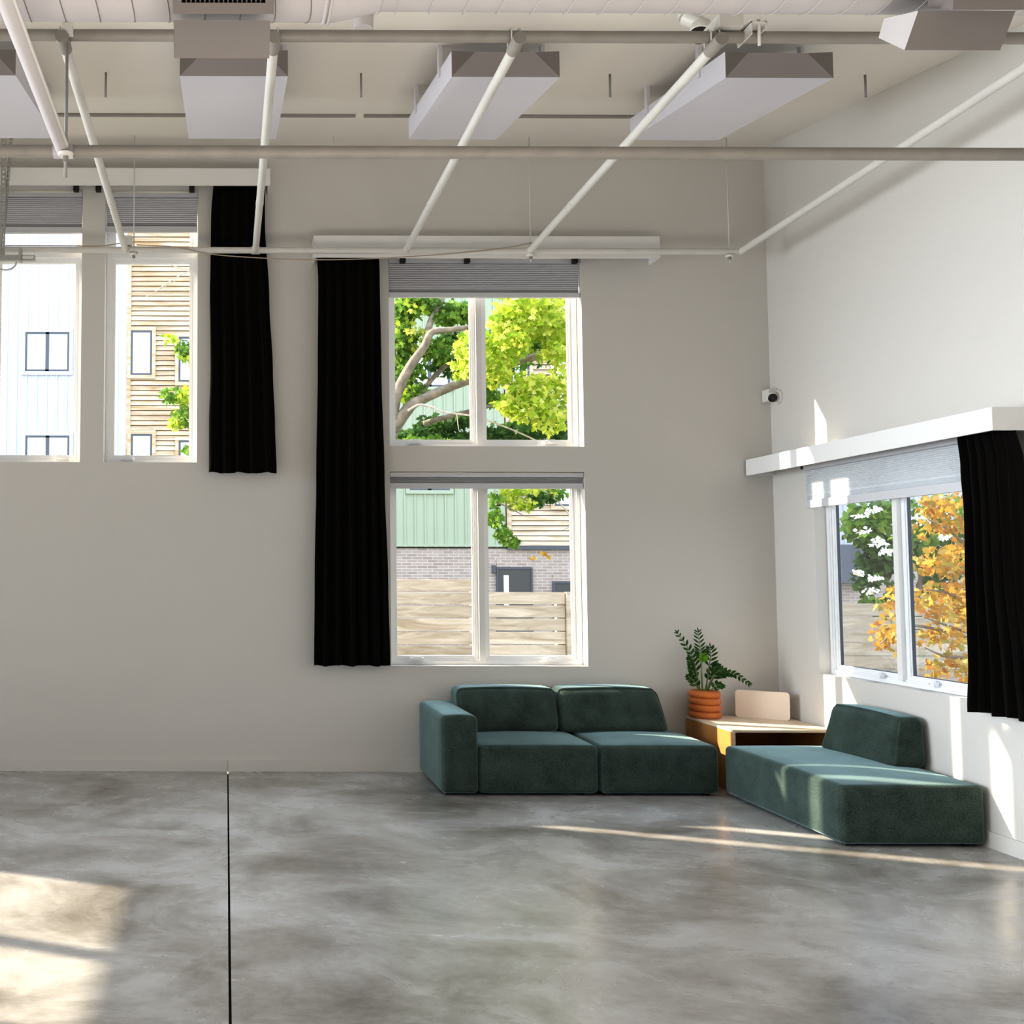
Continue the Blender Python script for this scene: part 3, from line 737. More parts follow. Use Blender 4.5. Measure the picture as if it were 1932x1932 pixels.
MB().box(X(31, ys), X(35, ys), ys-.075, ys-.0, zk-.03, zk+.075, 'galvanised').build('bolt_plate', root)
xc_ = X(13, ys, 500); rg = .088
a_ = [(xc_+rg*math.cos(t), ys-.04, zk-.03-.055*math.sin(t)*1.25) for t in [math.pi*k/18 for k in range(19)]]
vs = []; fs = []
for (x, y, z) in a_:
    for dy in (-.016, .016): vs += [(x, y+dy, z), (xc_+(x-xc_)*.95, y+dy, zk-.03+(z-zk+.03)*.95)]
for i in range(len(a_)-1):
    k = 4*i; fs += [(k, k+4, k+6, k+2), (k+1, k+3, k+7, k+5), (k, k+1, k+5, k+4), (k+2, k+6, k+7, k+3)]
MB().add(vs, fs, 'galvanised').build('pipe_ring', root)
# junction box and cable
jx, jz = X(239, YCp, 455), zC+rC+.001
root = thing('junction_box', (jx, YCp+.02, jz), 'small white electrical box on the window pipe at the left', 'electrical box')
MB().box(jx-.04, jx+.045, YCp-.03, YCp+.04, jz+.006, jz+.085, 'plastic_white', .004).build('box_body', root)
MB().box(jx-.03, jx+.03, YCp-.02, YCp+.02, jz-.002, jz+.006, 'rod_steel').build('mount', root)
cab = [(px, py) for px, py in ((10, 466), (120, 466), (190, 465), (226, 458))]
pts = [Vector((X(px, YCp-.01, py), YCp-.01, zC+rC+.005)) for px, py in cab[:3]]+[Vector((jx-.045, YCp, jz+.03))]
o = MB().tube(smooth_pts(pts, 6), .0045, 'cord_tan', 8).build('cable', smooth=True)
tag(o, 'tan cable lying along the window pipe left of the electrical box', 'cable', 'cables on the window pipe')
pts = [on(px, py, 1, YCp-.035) for px, py in ((258, 462), (330, 466), (395, 479), (480, 486), (590, 490), (700, 488), (790, 483), (870, 477), (950, 468), (1003, 458))]
o = MB().tube(smooth_pts(pts, 6), .0045, 'cord_tan', 8).build('cable', smooth=True)
tag(o, 'long tan cable sagging below the window pipe between the curtains', 'cable', 'cables on the window pipe')

# ------------------------------------------------------------------ acoustic panels under the ceiling
def apanel(x0, x1, y0, y1, label):
    gap, th = .145, .157
    root = thing('ceiling_panel', ((x0+x1)/2, (y0+y1)/2, zc((y0+y1)/2)-gap-th), label, 'panel', 'pale box panels hung under the ceiling')
    def P(x, y, t): return Vector((x, y-CS*t*0, zc(y)-gap-th+t))
    mb = MB(); w = .157
    vs = [P(x0, y0, 0), P(x1, y0, 0), P(x1, y1, 0), P(x0, y1, 0), P(x0, y0, th), P(x1, y0, th), P(x1, y1, th), P(x0, y1, th),
          P(x0+w*.9, y0, th)+Vector((0, .012, 0)), P(x1-w*.9, y0, th)+Vector((0, .012, 0))]
    mb.add(vs, [(3, 2, 1, 0), (4, 8, 9, 5, 6, 7), (1, 2, 6, 5), (2, 3, 7, 6), (3, 0, 4, 7)], 'panel_fabric')
    mb.build('panel_body', root)
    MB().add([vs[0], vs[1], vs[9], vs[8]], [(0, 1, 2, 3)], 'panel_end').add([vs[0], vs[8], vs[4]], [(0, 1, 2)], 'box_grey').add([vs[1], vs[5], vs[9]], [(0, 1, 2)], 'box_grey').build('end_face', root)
    for xx in (x0-.012, x1-.012):
        for yy in (y0+.32, y1-.3):
            MB().hexa([P(xx, yy-.02, th-.05), P(xx+.024, yy-.02, th-.05), P(xx+.024, yy+.02, th-.05), P(xx, yy+.02, th-.05),
                       P(xx, yy-.02, th+gap+.01), P(xx+.024, yy-.02, th+gap+.01), P(xx+.024, yy+.02, th+gap+.01), P(xx, yy+.02, th+gap+.01)], 'panel_fabric').build('hanger_bracket', root)
for x0, l in ((-1.87, 'pale box panel under the ceiling cut by the left picture edge'), (-.277, 'pale box panel under the ceiling behind the grey duct boot'),
              (1.315, 'pale box panel under the ceiling crossed by a slanting pipe'), (2.92, 'pale box panel under the ceiling nearest the right wall')):
    apanel(x0, x0+.632, 5.73, 7.11, l)
yr = 7.51
root = thing('ceiling_rail', (0, yr, zc(yr)), 'thin grey rail fixed along the ceiling behind the hung panels', 'rail')
mb = MB(); mb.hexa([(-3, yr-.016, zc(yr)-.018), (3.15, yr-.016, zc(yr)-.018), (3.15, yr+.016, zc(yr)-.018), (-3, yr+.016, zc(yr)-.018), (-3, yr-.016, zc(yr)+.005), (3.15, yr-.016, zc(yr)+.005), (3.15, yr+.016, zc(yr)+.005), (-3, yr+.016, zc(yr)+.005)], 'pipe_grey')
mb.build('rail', root)
xj = X(678, yr, 195); MB().box(xj-.03, xj+.03, yr-.02, yr+.018, zc(yr)-.022, zc(yr)+.002, 'ceiling_paint').build('rail_joint', root)
# spotlights by the duct
px_ = on(685, 46, 1, 5.4)
root = thing('track_spotlight', px_, 'small grey spotlight hanging behind the topmost pipe and duct joint', 'light')
MB().tube([px_+Vector((0, 0, -.03)), px_+Vector((0, 0, .06))], [.055, .058], 'duct_paint', 20).build('lamp_housing', root, auto=40)
MB().tube([px_+Vector((0, 0, .06)), Vector((px_.x, px_.y, zc(px_.y)))], .012, 'duct_paint', 10).build('stem', root)
pd = on(1322, 62, 1, 5.35)
root = thing('dome_camera', pd, 'white dome camera on the ceiling behind the topmost pipe', 'camera')
MB().lathe([(.001, -.055), (.03, -.05), (.048, -.03), (.052, 0)], pd, 'black_lens', axis=(.3, .15, 1), n=24).build('lens', root, smooth=True)
MB().lathe([(.054, -.004), (.060, .0), (.060, .035), (.045, .06), (.001, .066)], pd, 'plastic_white', axis=(.3, .15, 1), n=24).build('housing', root, auto=40)
MB().tube([pd+Vector((.0, .0, .05)), pd+Vector((-.045, .05, .12))], [.034, .05], 'plastic_white', 18).tube([pd+Vector((-.045, .05, .12)), Vector((pd.x-.05, pd.y+.06, zc(pd.y+.06)))], .05, 'plastic_white', 18).build('mount', root, auto=40)
pj = on(1371, 46, 1, YAp-.0)
root = thing('junction_box', (pj.x, YAp, zA+rA), 'grey electrical box sitting on the topmost pipe beside the dome camera', 'electrical box')
MB().box(pj.x-.062, pj.x+.062, YAp-.05, YAp+.12, zA+rA+.001, zA+rA+.075, 'pipe_paint', .004).build('box_body', root)
MB().box(pj.x-.05, pj.x+.045, YAp-.03, YAp+.11, zA+rA+.075, zA+rA+.084, 'pipe_grey', .002).build('lid', root)

# ------------------------------------------------------------------ round duct with boots
YD = 4.2
tanl = (EYE*0)+1
def duct_z(py, px, r):
    d = ray(px, py); s = d.z/d.y; return EYE+s*YD+r*math.sqrt(1+s*s)
r1, r2 = .255, .235
z1_ = duct_z(41.5, 200, r1); z2_ = duct_z(28, 1200, r2)
zd = (z1_+z2_)/2; 
xk = X(640, YD-.1, 30); xk2 = X(737, YD-.1, 30)
root = thing('air_duct', (xk, YD, zd), 'large round pale duct running along the top of the picture', 'duct')
MB().tube([(-6.2, YD, z1_), (xk, YD, z1_), (xk2, YD, z2_+.01), (XR-.03, YD, z2_)], [r1, r1, r2, r2], 'duct_paint', 64).build('duct_tube', root, auto=40)
def helix(x0, x1, z, r, pitch, lean, mat='box_grey'):
    mb = MB(); x = x0
    while x < x1:
        pts = [(x+lean*math.sin(t), YD+(r+.001)*math.cos(t), z+(r+.001)*math.sin(t)) for t in [2*math.pi*k/48 for k in range(49)]]
        mb.tube(pts, .0026 if mat == 'box_grey' else .0016, mat, 5, cap=False); x += pitch
    return mb
helix(-6.1, xk-.05, z1_, r1, .152, -.075).build('spiral_seam', root, smooth=True)
helix(xk2+.12, XR-.05, z2_, r2, .150, .075, 'duct_paint').build('spiral_seam', root, smooth=True)
for x, z, r in ((xk-.02, z1_, r1), (xk, z1_, r1), (xk2, z2_+.008, r2)):
    pts = [(x+.03*math.sin(t), YD+(r+.003)*math.cos(t), z+(r+.003)*math.sin(t)) for t in [2*math.pi*k/48 for k in range(49)]]
    MB().tube(pts, .008, 'duct_paint', 8, cap=False).build('collar', root, smooth=True)
def boot(pl, pr_, ptop, pbot, yt, ybm, dep, zr):
    """box boot under the duct: front face seen between picture rows ptop and pbot"""
    A_, B_ = on(pl, ptop, 1, yt), on(pr_, ptop, 1, yt); zt_, = (A_.z,)
    zb_ = Z(pbot, ybm, (pl+pr_)/2); zbb = Z(pbot-23, ybm+dep, (pl+pr_)/2); ztb = Z(ptop+16, yt+dep+.05, (pl+pr_)/2)
    x0, x1 = A_.x, B_.x
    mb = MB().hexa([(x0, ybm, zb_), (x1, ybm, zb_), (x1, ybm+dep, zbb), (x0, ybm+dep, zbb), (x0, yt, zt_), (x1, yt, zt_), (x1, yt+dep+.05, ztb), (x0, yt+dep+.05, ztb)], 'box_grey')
    o = mb.build('duct_boot', root)
    for f in (0.02, .98):
        xx = x0+(x1-x0)*f; MB().lathe([(.004, 0), (.004, .003), (.0005, .004)], (xx, (yt+ybm)/2-.002, (zt_+zb_)/2+.05), 'rod_steel', axis=(0, -1, 0), n=8).build('screw', o)
    # side facing the left is white
    MB().add([(x0-.001, ybm, zb_), (x0-.001, yt, zt_), (x0-.001, yt+dep+.05, ztb), (x0-.001, ybm+dep, zbb)], [(0, 1, 2, 3)], 'duct_paint').build('boot_side', o)
def grille(pl, pr_, pbot, y):
    A_, B_ = on(pl, pbot, 1, y), on(pr_, pbot, 1, y); h = .20; x0, x1 = A_.x, B_.x; z0 = A_.z; tl = .25
    def P(x, t, d): return Vector((x, y+d-t*.25, z0+t+d*.62))
    mb = MB()
    def slab(a, b, c, d_, f, g, mat): mb.hexa([P(a, c, f), P(b, c, f), P(b, c, g), P(a, c, g), P(a, d_, f), P(b, d_, f), P(b, d_, g), P(a, d_, g)], mat)
    slab(x0, x1, 0, .04, 0, .14, 'box_grey'); slab(x0, x1, h-.04, h, 0, .14, 'box_grey'); slab(x0, x0+.035, .04, h-.04, 0, .14, 'box_grey'); slab(x1-.035, x1, .04, h-.04, 0, .14, 'box_grey')
    o = mb.build('grille_frame', root)
    mb = MB(); slab(x0+.035, x1-.035, .04, h-.04, .05, .06, 'dark_slot'); mb.build('grille_back', o)
    mb = MB(); n = 18
    for k in range(1, n):
        xx = x0+.035+(x1-x0-.07)*k/n; slab(xx-.0025, xx+.0025, .04, h-.04, .01, .05, 'box_grey')
    mb.build('grille_slat', o)
boot(328, 510, 38, 110, 3.97, 4.06, .16, 0)
boot(1733, 1916, 20, 95, 3.97, 4.06, .16, 0)
grille(326, 517, 26, 3.90); grille(1797, 1990, 18, 3.90)

# ------------------------------------------------------------------ outside: ground, fence, building, trees
mb = MB().add([(-60, D+.5, -.45), (80, D+.5, -.45), (80, 70, -.45), (-60, 70, -.45)], [(0, 1, 2, 3)], 'ground_out')
mb.add([(XR+.4, -10, -.45), (80, -10, -.45), (80, D+.5, -.45), (XR+.4, D+.5, -.45)], [(0, 1, 2, 3)], 'ground_out')
tag(mb.build('ground'), 'ground outside behind the windows', kind='structure')
def fence(x0, x1, y, ztop, pitch, n, label, lp=True, rp=True):
    root = thing('board_fence', ((x0+x1)/2, y, -.45), label, 'fence', 'horizontal board fence panels outside')
    mb = MB()
    for k in range(n):
        zt = ztop-k*pitch
        mb.box(x0, x1, y, y+.022, zt-pitch+.013, zt, 'fence_wood', .003)
    mb.build('board_panel', root)
    for x, ok in ((x0-.0, lp), (x1-.09, rp)):
        if ok: MB().box(x, x+.09, y+.022, y+.112, -.45, ztop-.02, 'fence_wood', .004).build('post', root)
    return root
YFc = 11.5
def FX(px): return X(px, YFc, 1150)
fence(FX(640), FX(905), YFc, Z(1093, YFc, 820), .150, 13, 'taller pale board fence panel behind the left lower pane')
fence(FX(911), FX(1068), YFc+.03, Z(1117.5, YFc, 1000), .150, 12, 'lower pale board fence panel behind the right lower pane')
root = thing('fence_post', (FX(1075), YFc, -.45), 'square wooden fence post at the right edge of the lower pane', 'post')
MB().box(FX(1069), FX(1082), YFc-.01, YFc+.07, -.45, Z(1117, YFc, 1070), 'fence_wood', .004).build('post_body', root)
fence(FX(1085), 12.5, YFc+.01, 1.31, .150, 11, 'long pale board fence behind the orange leaves')

YB = 28.
def BX(px, py=800): return X(px, YB, py)
def BZ(py, px=700): return Z(py, YB, px)
root = thing('apartment_building', (BX(600), YB+3, -.45), 'apartment block with bright and shaded green siding, wood cladding and brick base', 'building')
ztopB = 13.5
zs0 = BZ(1032); zbrick = zs0-.03
MB().box(-14, 30, YB+.06, YB+8, -.45, zbrick, 'brick_grey').build('brick_base', root)
def siding(px0, px1, z0, mat, pitch, name='siding_panel', lead=0.):
    x0, x1 = BX(px0), BX(px1); mb = MB().box(x0, x1, YB+.02, YB+7.9, z0, ztopB, mat)
    x = x0+lead
    while x < x1:
        mb.box(x-.022, x+.022, YB-.012, YB+.02, z0, ztopB, mat); x += pitch
    for zz in (z0+.05, BZ(500), BZ(800), BZ(603)): mb.box(x0, x1, YB-.016, YB+.02, zz-.03, zz+.03, mat) if zz < z0+.1 else None
    mb.build(name, root)
def cladding(px0, px1, z0):
    x0, x1 = BX(px0), BX(px1); mb = MB(); z = z0; MB_ = mb
    mb.box(x0, x1, YB+.06, YB+7.9, z0, ztopB, 'dark_slot')
    while z < ztopB:
        mb.hexa([(x0, YB-.012, z), (x1, YB-.012, z), (x1, YB+.06, z), (x0, YB+.06, z), (x0, YB+.03, z+.128), (x1, YB+.03, z+.128), (x1, YB+.06, z+.128), (x0, YB+.06, z+.128)], 'clad_wood'); z += .1415
    mb.box(x0-.03, x0+.09, YB-.03, YB+.06, z0, ztopB, 'clad_wood'); mb.build('wood_cladding', root)
siding(-260, 238, zs0, 'siding_bright', .283, lead=.05)
cladding(240, 600, zs0)
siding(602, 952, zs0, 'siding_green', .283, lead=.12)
cladding(956, 1300, zs0+.05)
MB().box(BX(954), BX(1300), YB-.05, YB+.05, zs0-.06, zs0+.05, 'steel_band').build('steel_band', root)
siding(1302, 2400, zs0, 'siding_bright', .283)
def bwin(a, b, c, d, trim, two=False):
    x0, x1 = BX(a, (c+d)/2), BX(b, (c+d)/2); z1, z0 = BZ(c, (a+b)/2), BZ(d, (a+b)/2)
    mb = MB(); f = lambda u, v, dd: Vector((u, YB+dd, v))
    ring(mb, f, x0-.10, x1+.10, z0-.10, z1+.10, .10, -.05, .03, trim)
    w = mb.build('window', root)
    mb = MB(); ring(mb, f, x0, x1, z0, z1, .055, -.035, .03, 'frame_dark')
    if two: xm = (x0+x1)/2; fbox(mb, f, xm-.05, xm+.05, z0, z1, -.035, .03, 'frame_dark')
    mb.build('window_frame', w)
    mb = MB(); mb.add([f(x0, z0, -.02), f(x1, z0, -.02), f(x1, z1, -.02), f(x0, z1, -.02)], [(0, 1, 2, 3)], 'pane_bright'); mb.build('pane', w)
for row in (0, 195):
    bwin(48, 131, 627+row, 701+row, 'siding_bright', True)
    bwin(247, 287, 624+row, 708+row, 'clad_wood')
    bwin(337, 380, 636+row, 721+row, 'clad_wood')
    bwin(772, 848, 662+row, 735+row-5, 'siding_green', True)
    bwin(957+6, 998, 655+row, 733+row, 'clad_wood')
    bwin(1045, 1090, 680+row, 760+row, 'clad_wood')
def bdoor(a, b, c, h, lite):
    x0, x1 = BX(a, c), BX(b, c); zt = BZ(c, a); f = lambda u, v, dd: Vector((u, YB+dd, v))
    mb = MB(); fbox(mb, f, x0, x1, zt-h, zt, .0, .06, 'door_grey'); ring(mb, f, x0-.04, x1+.04, zt-h, zt+.04, .05, -.02, .06, 'steel_band')
    d = mb.build('door', root)
    if lite:
        mb = MB(); fbox(mb, f, x0+.16, x0+.30, zt-1.3, zt-.18, -.01, .0, 'pane_bright'); mb.build('door_pane', d)
    mb = MB(); fbox(mb, f, x0-.02, x1+.02, zt+.05, zt+.26, .02, .058, 'brick_grey'); mb.build('lintel', d)
bdoor(939, 1002, 1073, 1.75, True); bdoor(1046, 1110, 1100, 1.4, False)
MB().box(BX(925), BX(931), YB-.06, YB+.06, BZ(1080), BZ(1066), 'steel_band').build('wall_light', root)
mb = MB().box(BX(1540), BX(1613), YB-.3, YB+.05, BZ(1100, 1600), BZ(1028, 1600), 'frame_dark'); mb.build('bay_panel', root)

# maple leaf outline, unit size, tip along +x
LF = [(0, 0), (.06, .14), (-.06, .40), (.20, .26), (.40, .56), (.42, .20), (.66, .24), (1, 0), (.66, -.24), (.42, -.20), (.40, -.56), (.20, -.26), (-.06, -.40), (.06, -.14)]
def leaves(mb, cen, rad, n, size, mat, rng, face=Vector((0, -1, .35)), simple=False):
    pts = LF if not simple else [(0, 0), (.3, .28), (.7, .24), (1, 0), (.7, -.24), (.3, -.28)]
    k = 0
    while k < n:
        q = Vector((rng.uniform(-1, 1), rng.uniform(-1, 1), rng.uniform(-1, 1)))
        if q.length > 1 or rng.random() > 1.15-q.length*.5: continue
        k += 1
        p = Vector(cen)+Vector((q.x*rad[0], q.y*rad[1], q.z*rad[2]))
        n_ = (face+Vector((rng.gauss(0, .8), rng.gauss(0, .5), rng.gauss(0, .8)))).normalized()
        d = Vector((rng.gauss(0, .8), rng.gauss(0, .3), -.55+rng.gauss(0, .5))); d = (d-n_*d.dot(n_)).normalized(); s = n_.cross(d)
        sz = size*rng.uniform(.65, 1.2)
        mb.add([p+d*(a*sz)+s*(b*sz)-n_*(.12*sz*abs(b)+.1*sz*a*a) for a, b in pts], [tuple(range(len(pts)))], mat)
def foliage(name, root, clusters, size, seed, face=Vector((0, -1, .35)), simple=False):
    rng = random.Random(seed); mb = MB()
    for (px, py, Y, rx, rz, n, mat) in clusters:
        c = on(px, py, 1, Y); k = Y/F
        leaves(mb, c, (rx*k, min(.9, rx*k*.6+.12), rz*k), n, size, mat, rng, face, simple)
    return mb.build(name, root)
def branch(mb, pts, Y0, Y1, r0, r1, mat='bark'):
    P = [on(a, b, 1, Y0+(Y1-Y0)*i/(len(pts)-1)) for i, (a, b) in enumerate(pts)]
    C_ = smooth_pts(P, 6); mb.tube(C_, [r0+(r1-r0)*i/(len(C_)-1) for i in range(len(C_))], mat, 9)
YT = 14.5
root = thing('maple_tree', on(690, 1010, 1, YT)*1, 'large green tree with sunlit lime leaves filling the upper window', 'tree')
tb = on(690, 1000, 1, YT); root.location = (tb.x, YT, -.45); LOCS[root.name] = Vector(root.location)
mb = MB()
mb.tube(smooth_pts([(tb.x-.15, YT, -.5), (tb.x-.1, YT, 1.2), (tb.x-.02, YT, 2.4), tuple(on(712, 870, 1, YT)), tuple(on(738, 815, 1, YT))], 6), [.21-.004*i for i in range(25)], 'bark', 12)
branch(mb, [(736, 815), (742, 770), (752, 735), (775, 690), (800, 655), (815, 627), (850, 622), (900, 616)], YT, YT-.3, .10, .03)
branch(mb, [(800, 655), (806, 630), (815, 600), (832, 570), (838, 540)], YT, YT+.4, .055, .04)
branch(mb, [(736, 825), (760, 790), (785, 757), (810, 720), (850, 682)], YT+.05, YT+.6, .075, .03)
branch(mb, [(738, 812), (772, 768), (800, 752), (850, 730), (890, 716), (960, 690), (1020, 668), (1080, 655)], YT, YT-.6, .085, .035)
branch(mb, [(960, 690), (990, 680), (1030, 676)], YT-.4, YT-.3, .04, .02)
branch(mb, [(800, 800), (830, 790), (890, 775), (930, 765)], YT+.3, YT, .05, .02)
branch(mb, [(738, 812), (700, 760), (600, 720), (480, 700), (400, 720), (340, 750)], YT, YT+.6, .09, .02)
mb.build('trunk', root, smooth=True)
mb = MB()
branch(mb, [(770, 775), (790, 764), (815, 768), (840, 778), (895, 786), (960, 808), (1020, 835)], YT-.5, YT-.9, .018, .010, 'bark_pale')
branch(mb, [(815, 768), (806, 776), (800, 782)], YT-.5, YT-.5, .008, .004, 'bark_pale')
branch(mb, [(862, 782), (864, 800), (866, 812)], YT-.6, YT-.6, .008, .004, 'bark_pale')
branch(mb, [(1020, 922), (1045, 940), (1070, 965), (1076, 990), (1062, 1000)], YT-.9, YT-.9, .014, .006, 'bark_pale')
branch(mb, [(925, 945), (950, 953), (985, 971)], YT-.9, YT-.9, .012, .006)
branch(mb, [(300, 545), (330, 525), (370, 505)], YT, YT, .010, .005, 'bark_pale'); branch(mb, [(275, 560), (330, 530)], YT, YT, .006, .004, 'bark_pale')
branch(mb, [(318, 498), (340, 506), (370, 510)], YT, YT, .008, .004, 'bark_pale')
mb.build('twig', root, smooth=True)
CL = []
rg = random.Random(11)
# sunlit masses, the sunlight put into their lime colour
for (px, py, rx, rz, n) in ((960, 640, 50, 35, 150), (1010, 600, 60, 35, 190), (1050, 650, 40, 45, 140), (940, 690, 35, 40, 110), (985, 725, 40, 25, 90), (1050, 730, 35, 40, 100),
                            (880, 655, 25, 30, 70), (875, 690, 22, 22, 60), (990, 770, 45, 25, 100), (1040, 790, 35, 30, 70), (950, 600, 30, 25, 60), (1000, 570, 70, 18, 120), (965, 760, 30, 20, 50)):
    CL.append((px, py, YT-1.1, rx, rz, n, 'leaf_sunlit'))
for (px, py, rx, rz, n) in ((760, 590, 30, 25, 80), (790, 570, 45, 18, 90), (760, 640, 25, 30, 70), (850, 590, 40, 22, 90), (830, 660, 35, 25, 90), (775, 700, 30, 22, 60), (775, 740, 30, 25, 80),
                            (880, 590, 20, 20, 40), (1030, 620, 60, 50, 150), (960, 660, 60, 40, 130), (750, 660, 18, 50, 80), (925, 735, 16, 35, 60)):
    CL.append((px, py, YT+.3, rx, rz, n, 'leaf_green'))
for (px, py, rx, rz, n) in ((770, 580, 35, 25, 30), (765, 625, 25, 25, 25), (790, 640, 25, 25, 25), (760, 740, 25, 20, 25)):
    CL.append((px, py, YT+.2, rx, rz, n, 'leaf_sunlit'))
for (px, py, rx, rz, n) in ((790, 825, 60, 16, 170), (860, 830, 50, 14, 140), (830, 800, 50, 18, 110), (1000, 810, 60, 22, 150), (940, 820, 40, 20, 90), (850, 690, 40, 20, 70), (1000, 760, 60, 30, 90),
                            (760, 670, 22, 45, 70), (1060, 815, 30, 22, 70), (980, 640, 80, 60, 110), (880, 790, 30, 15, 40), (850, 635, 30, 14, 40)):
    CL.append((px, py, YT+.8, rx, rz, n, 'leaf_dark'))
CL.append((800, 838, YT-.3, 70, 12, 130, 'leaf_green'))
SP = []
# sprays seen through the other panes
for (px, py, rx, rz, n, mat) in ((322, 638, 14, 8, 16, 'leaf_sunlit'), (350, 660, 20, 18, 46, 'leaf_green'), (360, 675, 14, 18, 24, 'leaf_sunlit'), (325, 745, 22, 16, 46, 'leaf_green'), (352, 750, 20, 26, 50, 'leaf_sunlit'),
                            (350, 785, 28, 24, 80, 'leaf_green'), (335, 800, 18, 10, 26, 'leaf_sunlit'), (355, 850, 14, 12, 26, 'leaf_green'), (385, 720, 25, 90, 140, 'leaf_green'),
                            (932, 940, 14, 14, 26, 'leaf_green'), (932, 975, 12, 24, 46, 'leaf_green'), (948, 1005, 14, 14, 36, 'leaf_green'), (968, 1022, 18, 10, 34, 'leaf_green'),
                            (960, 935, 18, 16, 36, 'leaf_sunlit'), (985, 950, 26, 14, 40, 'leaf_sunlit'), (1020, 940, 26, 14, 60, 'leaf_dark'), (1050, 932, 22, 12, 50, 'leaf_green'), (1000, 925, 60, 8, 50, 'leaf_sunlit')):
    SP.append((px, py, YT-.8, rx, rz, int(n*1.9), mat))
CL = [(a, b, c, d, e_, int(n*(1.9 if m_ == 'leaf_sunlit' else 2.8)), m_) for (a, b, c, d, e_, n, m_) in CL]
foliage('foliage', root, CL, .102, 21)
foliage('foliage', root, SP, .078, 23)
foliage('foliage', root, [(1005, 1052, YT-.9, 5, 4, 6, 'leaf_orange'), (1025, 1046, YT-.9, 9, 7, 13, 'leaf_orange'), (1036, 1050, YT-.9, 5, 4, 6, 'leaf_orange')], .05, 5).name = 'orange_leaves'

# orange maple outside the right window
YO = 9.6
b0 = on(1860, 1300, 1, YO)
root = thing('orange_maple', (b0.x, YO, -.45), 'orange and yellow leafed small tree outside the right window', 'tree')
mb = MB(); mb.tube(smooth_pts([(b0.x, YO, -.5), (b0.x-.02, YO, .3), tuple(on(1850, 1180, 1, YO)), tuple(on(1840, 1050, 1, YO)), tuple(on(1830, 930, 1, YO))], 5), [.06-.0022*i for i in range(21)], 'bark', 9)
for q in ([(1848, 1200), (1800, 1185), (1745, 1165)], [(1846, 1150), (1790, 1120), (1745, 1112)], [(1850, 1240), (1790, 1240), (1745, 1222)], [(1840, 1050), (1790, 1000), (1750, 980)], [(1848, 1210), (1720, 1180), (1660, 1215)]):
    branch(mb, q, YO, YO-.25, .018, .006)
mb.build('trunk', root, smooth=True)
OC = []
for (px, py, rx, rz, n) in ((1790, 950, 50, 25, 90), (1810, 1000, 40, 25, 60), (1770, 1060, 40, 30, 90), (1810, 1060, 40, 40, 90), (1780, 1130, 45, 40, 130), (1820, 1150, 40, 50, 110), (1770, 1200, 45, 25, 80), (1800, 1260, 50, 30, 110),
                            (1690, 1140, 26, 22, 46), (1672, 1200, 26, 26, 60), (1690, 1170, 20, 40, 50), (1750, 1000, 30, 18, 30), (1760, 960, 26, 20, 40), (1700, 1110, 20, 16, 22), (1850, 1100, 60, 160, 260), (1700, 1215, 20, 20, 30)):
    OC.append((px, py, YO-.1, rx, rz, n, 'leaf_orange'))
foliage('foliage', root, [(a, b, c, d, e_, int(n*1.15), m_) for (a, b, c, d, e_, n, m_) in OC], .07, 31)
# flowering green tree behind the fence
YG = 13.5
b0 = on(1700, 1150, 1, YG)
root = thing('flowering_shrub', (b0.x, YG, -.45), 'green shrub with white flower heads behind the fence', 'shrub')
mb = MB()
for q in ([(1690, 1250), (1680, 1120), (1650, 1020)], [(1700, 1250), (1700, 1080), (1690, 960)], [(1710, 1250), (1740, 1080), (1780, 980)]):
    branch(mb, q, YG, YG, .05, .015)
mb.tube([(b0.x, YG, -.5), tuple(on(1700, 1240, 1, YG))], .06, 'bark', 9); mb.build('trunk', root, smooth=True)
GC = [(px, py, YG, rx, rz, n, m_) for (px, py, rx, rz, n, m_) in ((1630, 990, 40, 34, 300, 'leaf_green'), (1660, 1050, 36, 40, 300, 'leaf_dark'), (1650, 960, 40, 22, 180, 'leaf_green'), (1640, 1090, 24, 30, 130, 'leaf_dark'), (1720, 1000, 60, 60, 400, 'leaf_green'),
      (1770, 1060, 60, 60, 380, 'leaf_dark'), (1700, 1150, 40, 50, 220, 'leaf_dark'), (1640, 1130, 16, 12, 30, 'leaf_green'), (1800, 980, 60, 50, 260, 'leaf_green'))]
foliage('foliage', root, GC, .12, 41, simple=True)
BC = [(px, py, YG-.75, 7, 5, 26, 'blossom') for (px, py) in ((1624, 972), (1632, 1001), (1654, 1018), (1660, 1026), (1674, 1040), (1651, 1090), (1645, 1113), (1622, 1078), (1645, 960), (1736, 975), (1782, 1012), (1745, 985), (1770, 965))]
for i, q in enumerate(BC): foliage('flower_head', root, [q], .06, 43+i, simple=True)

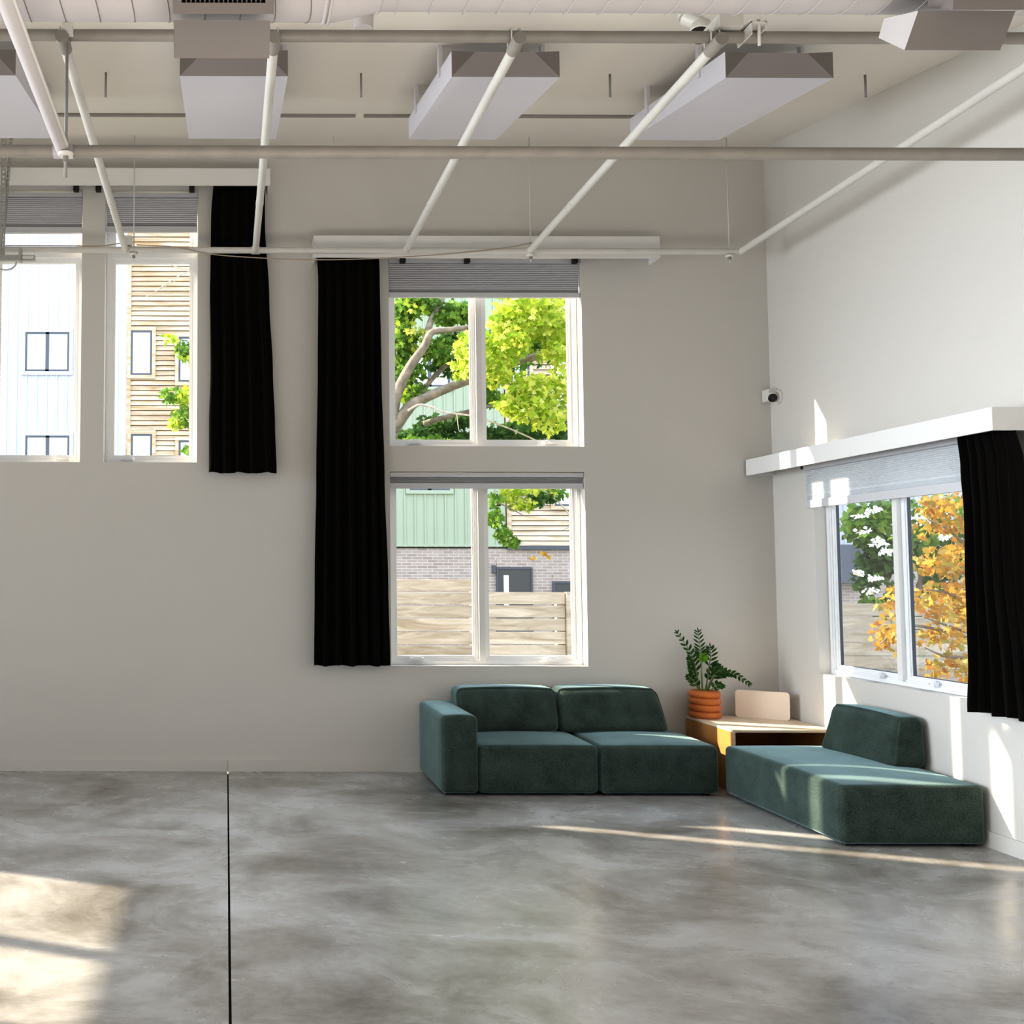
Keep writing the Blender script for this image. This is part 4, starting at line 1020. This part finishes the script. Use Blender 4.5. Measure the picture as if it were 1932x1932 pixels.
# ------------------------------------------------------------------ light
w = bpy.data.worlds.new('sky'); S.world = w; w.use_nodes = True
t = w.node_tree; bg = t.nodes['Background']
tc = N(t, 'ShaderNodeTexCoord'); sp = N(t, 'ShaderNodeSeparateXYZ'); t.links.new(tc.outputs['Generated'], sp.inputs[0])
r = N(t, 'ShaderNodeValToRGB'); e = r.color_ramp.elements
e[0].position = .0; e[0].color = (.93, .96, 1, 1); e[1].position = .7; e[1].color = (.72, .84, 1, 1)
t.links.new(sp.outputs['Z'], r.inputs['Fac']); t.links.new(r.outputs['Color'], bg.inputs['Color']); bg.inputs['Strength'].default_value = 3.0
sd = Vector((1, -.40, -.575)).normalized()
L_ = bpy.data.lights.new('sun', 'SUN'); L_.energy = 14.; L_.angle = math.radians(.6); L_.color = (1., .86, .66)
o = bpy.data.objects.new('sun', L_); COL.objects.link(o); o.rotation_euler = sd.to_track_quat('-Z', 'Y').to_euler(); o.location = (-20, 20, 15)
def area(name, loc, d, sx, sy, e, col):
    L = bpy.data.lights.new(name, 'AREA'); L.shape = 'RECTANGLE'; L.size = sx; L.size_y = sy; L.energy = e; L.color = col
    o = bpy.data.objects.new(name, L); COL.objects.link(o); o.location = loc; o.rotation_euler = Vector(d).to_track_quat('-Z', 'Y').to_euler(); return o
def aim(p, q): return Vector(q)-Vector(p)
o = area('window_daylight', (XL+.06, 5.2, 2.1), aim((XL, 5.2, 2.1), (XR, 3.4, 1.2)), 5.6, 3.8, 250, (.84, .92, 1)); o.data.spread = math.radians(66)
o = area('bounce_fill', (.6, 1.9, .15), (0, .30, 1), 4.5, 2.4, 152, (1, .93, .85)); o.data.spread = math.radians(118)  # added lamp standing in for sunlight bounced up off the floor

# ------------------------------------------------------------------ camera
c = bpy.data.cameras.new('camera'); co = bpy.data.objects.new('camera', c); COL.objects.link(co)
c.sensor_width = 36.; c.sensor_fit = 'HORIZONTAL'; c.lens = F/1932*36; c.shift_x = (966-CX)/1932; c.shift_y = -(966-CY)/1932
co.matrix_world = Matrix(((AR.x, AU.x, -AF.x, 0), (AR.y, AU.y, -AF.y, 0), (AR.z, AU.z, -AF.z, EYE), (0, 0, 0, 1)))
c.clip_end = 200; S.camera = co
S.view_settings.view_transform = 'Standard'; S.view_settings.look = 'None'; S.view_settings.exposure = 0.; S.view_settings.gamma = .85
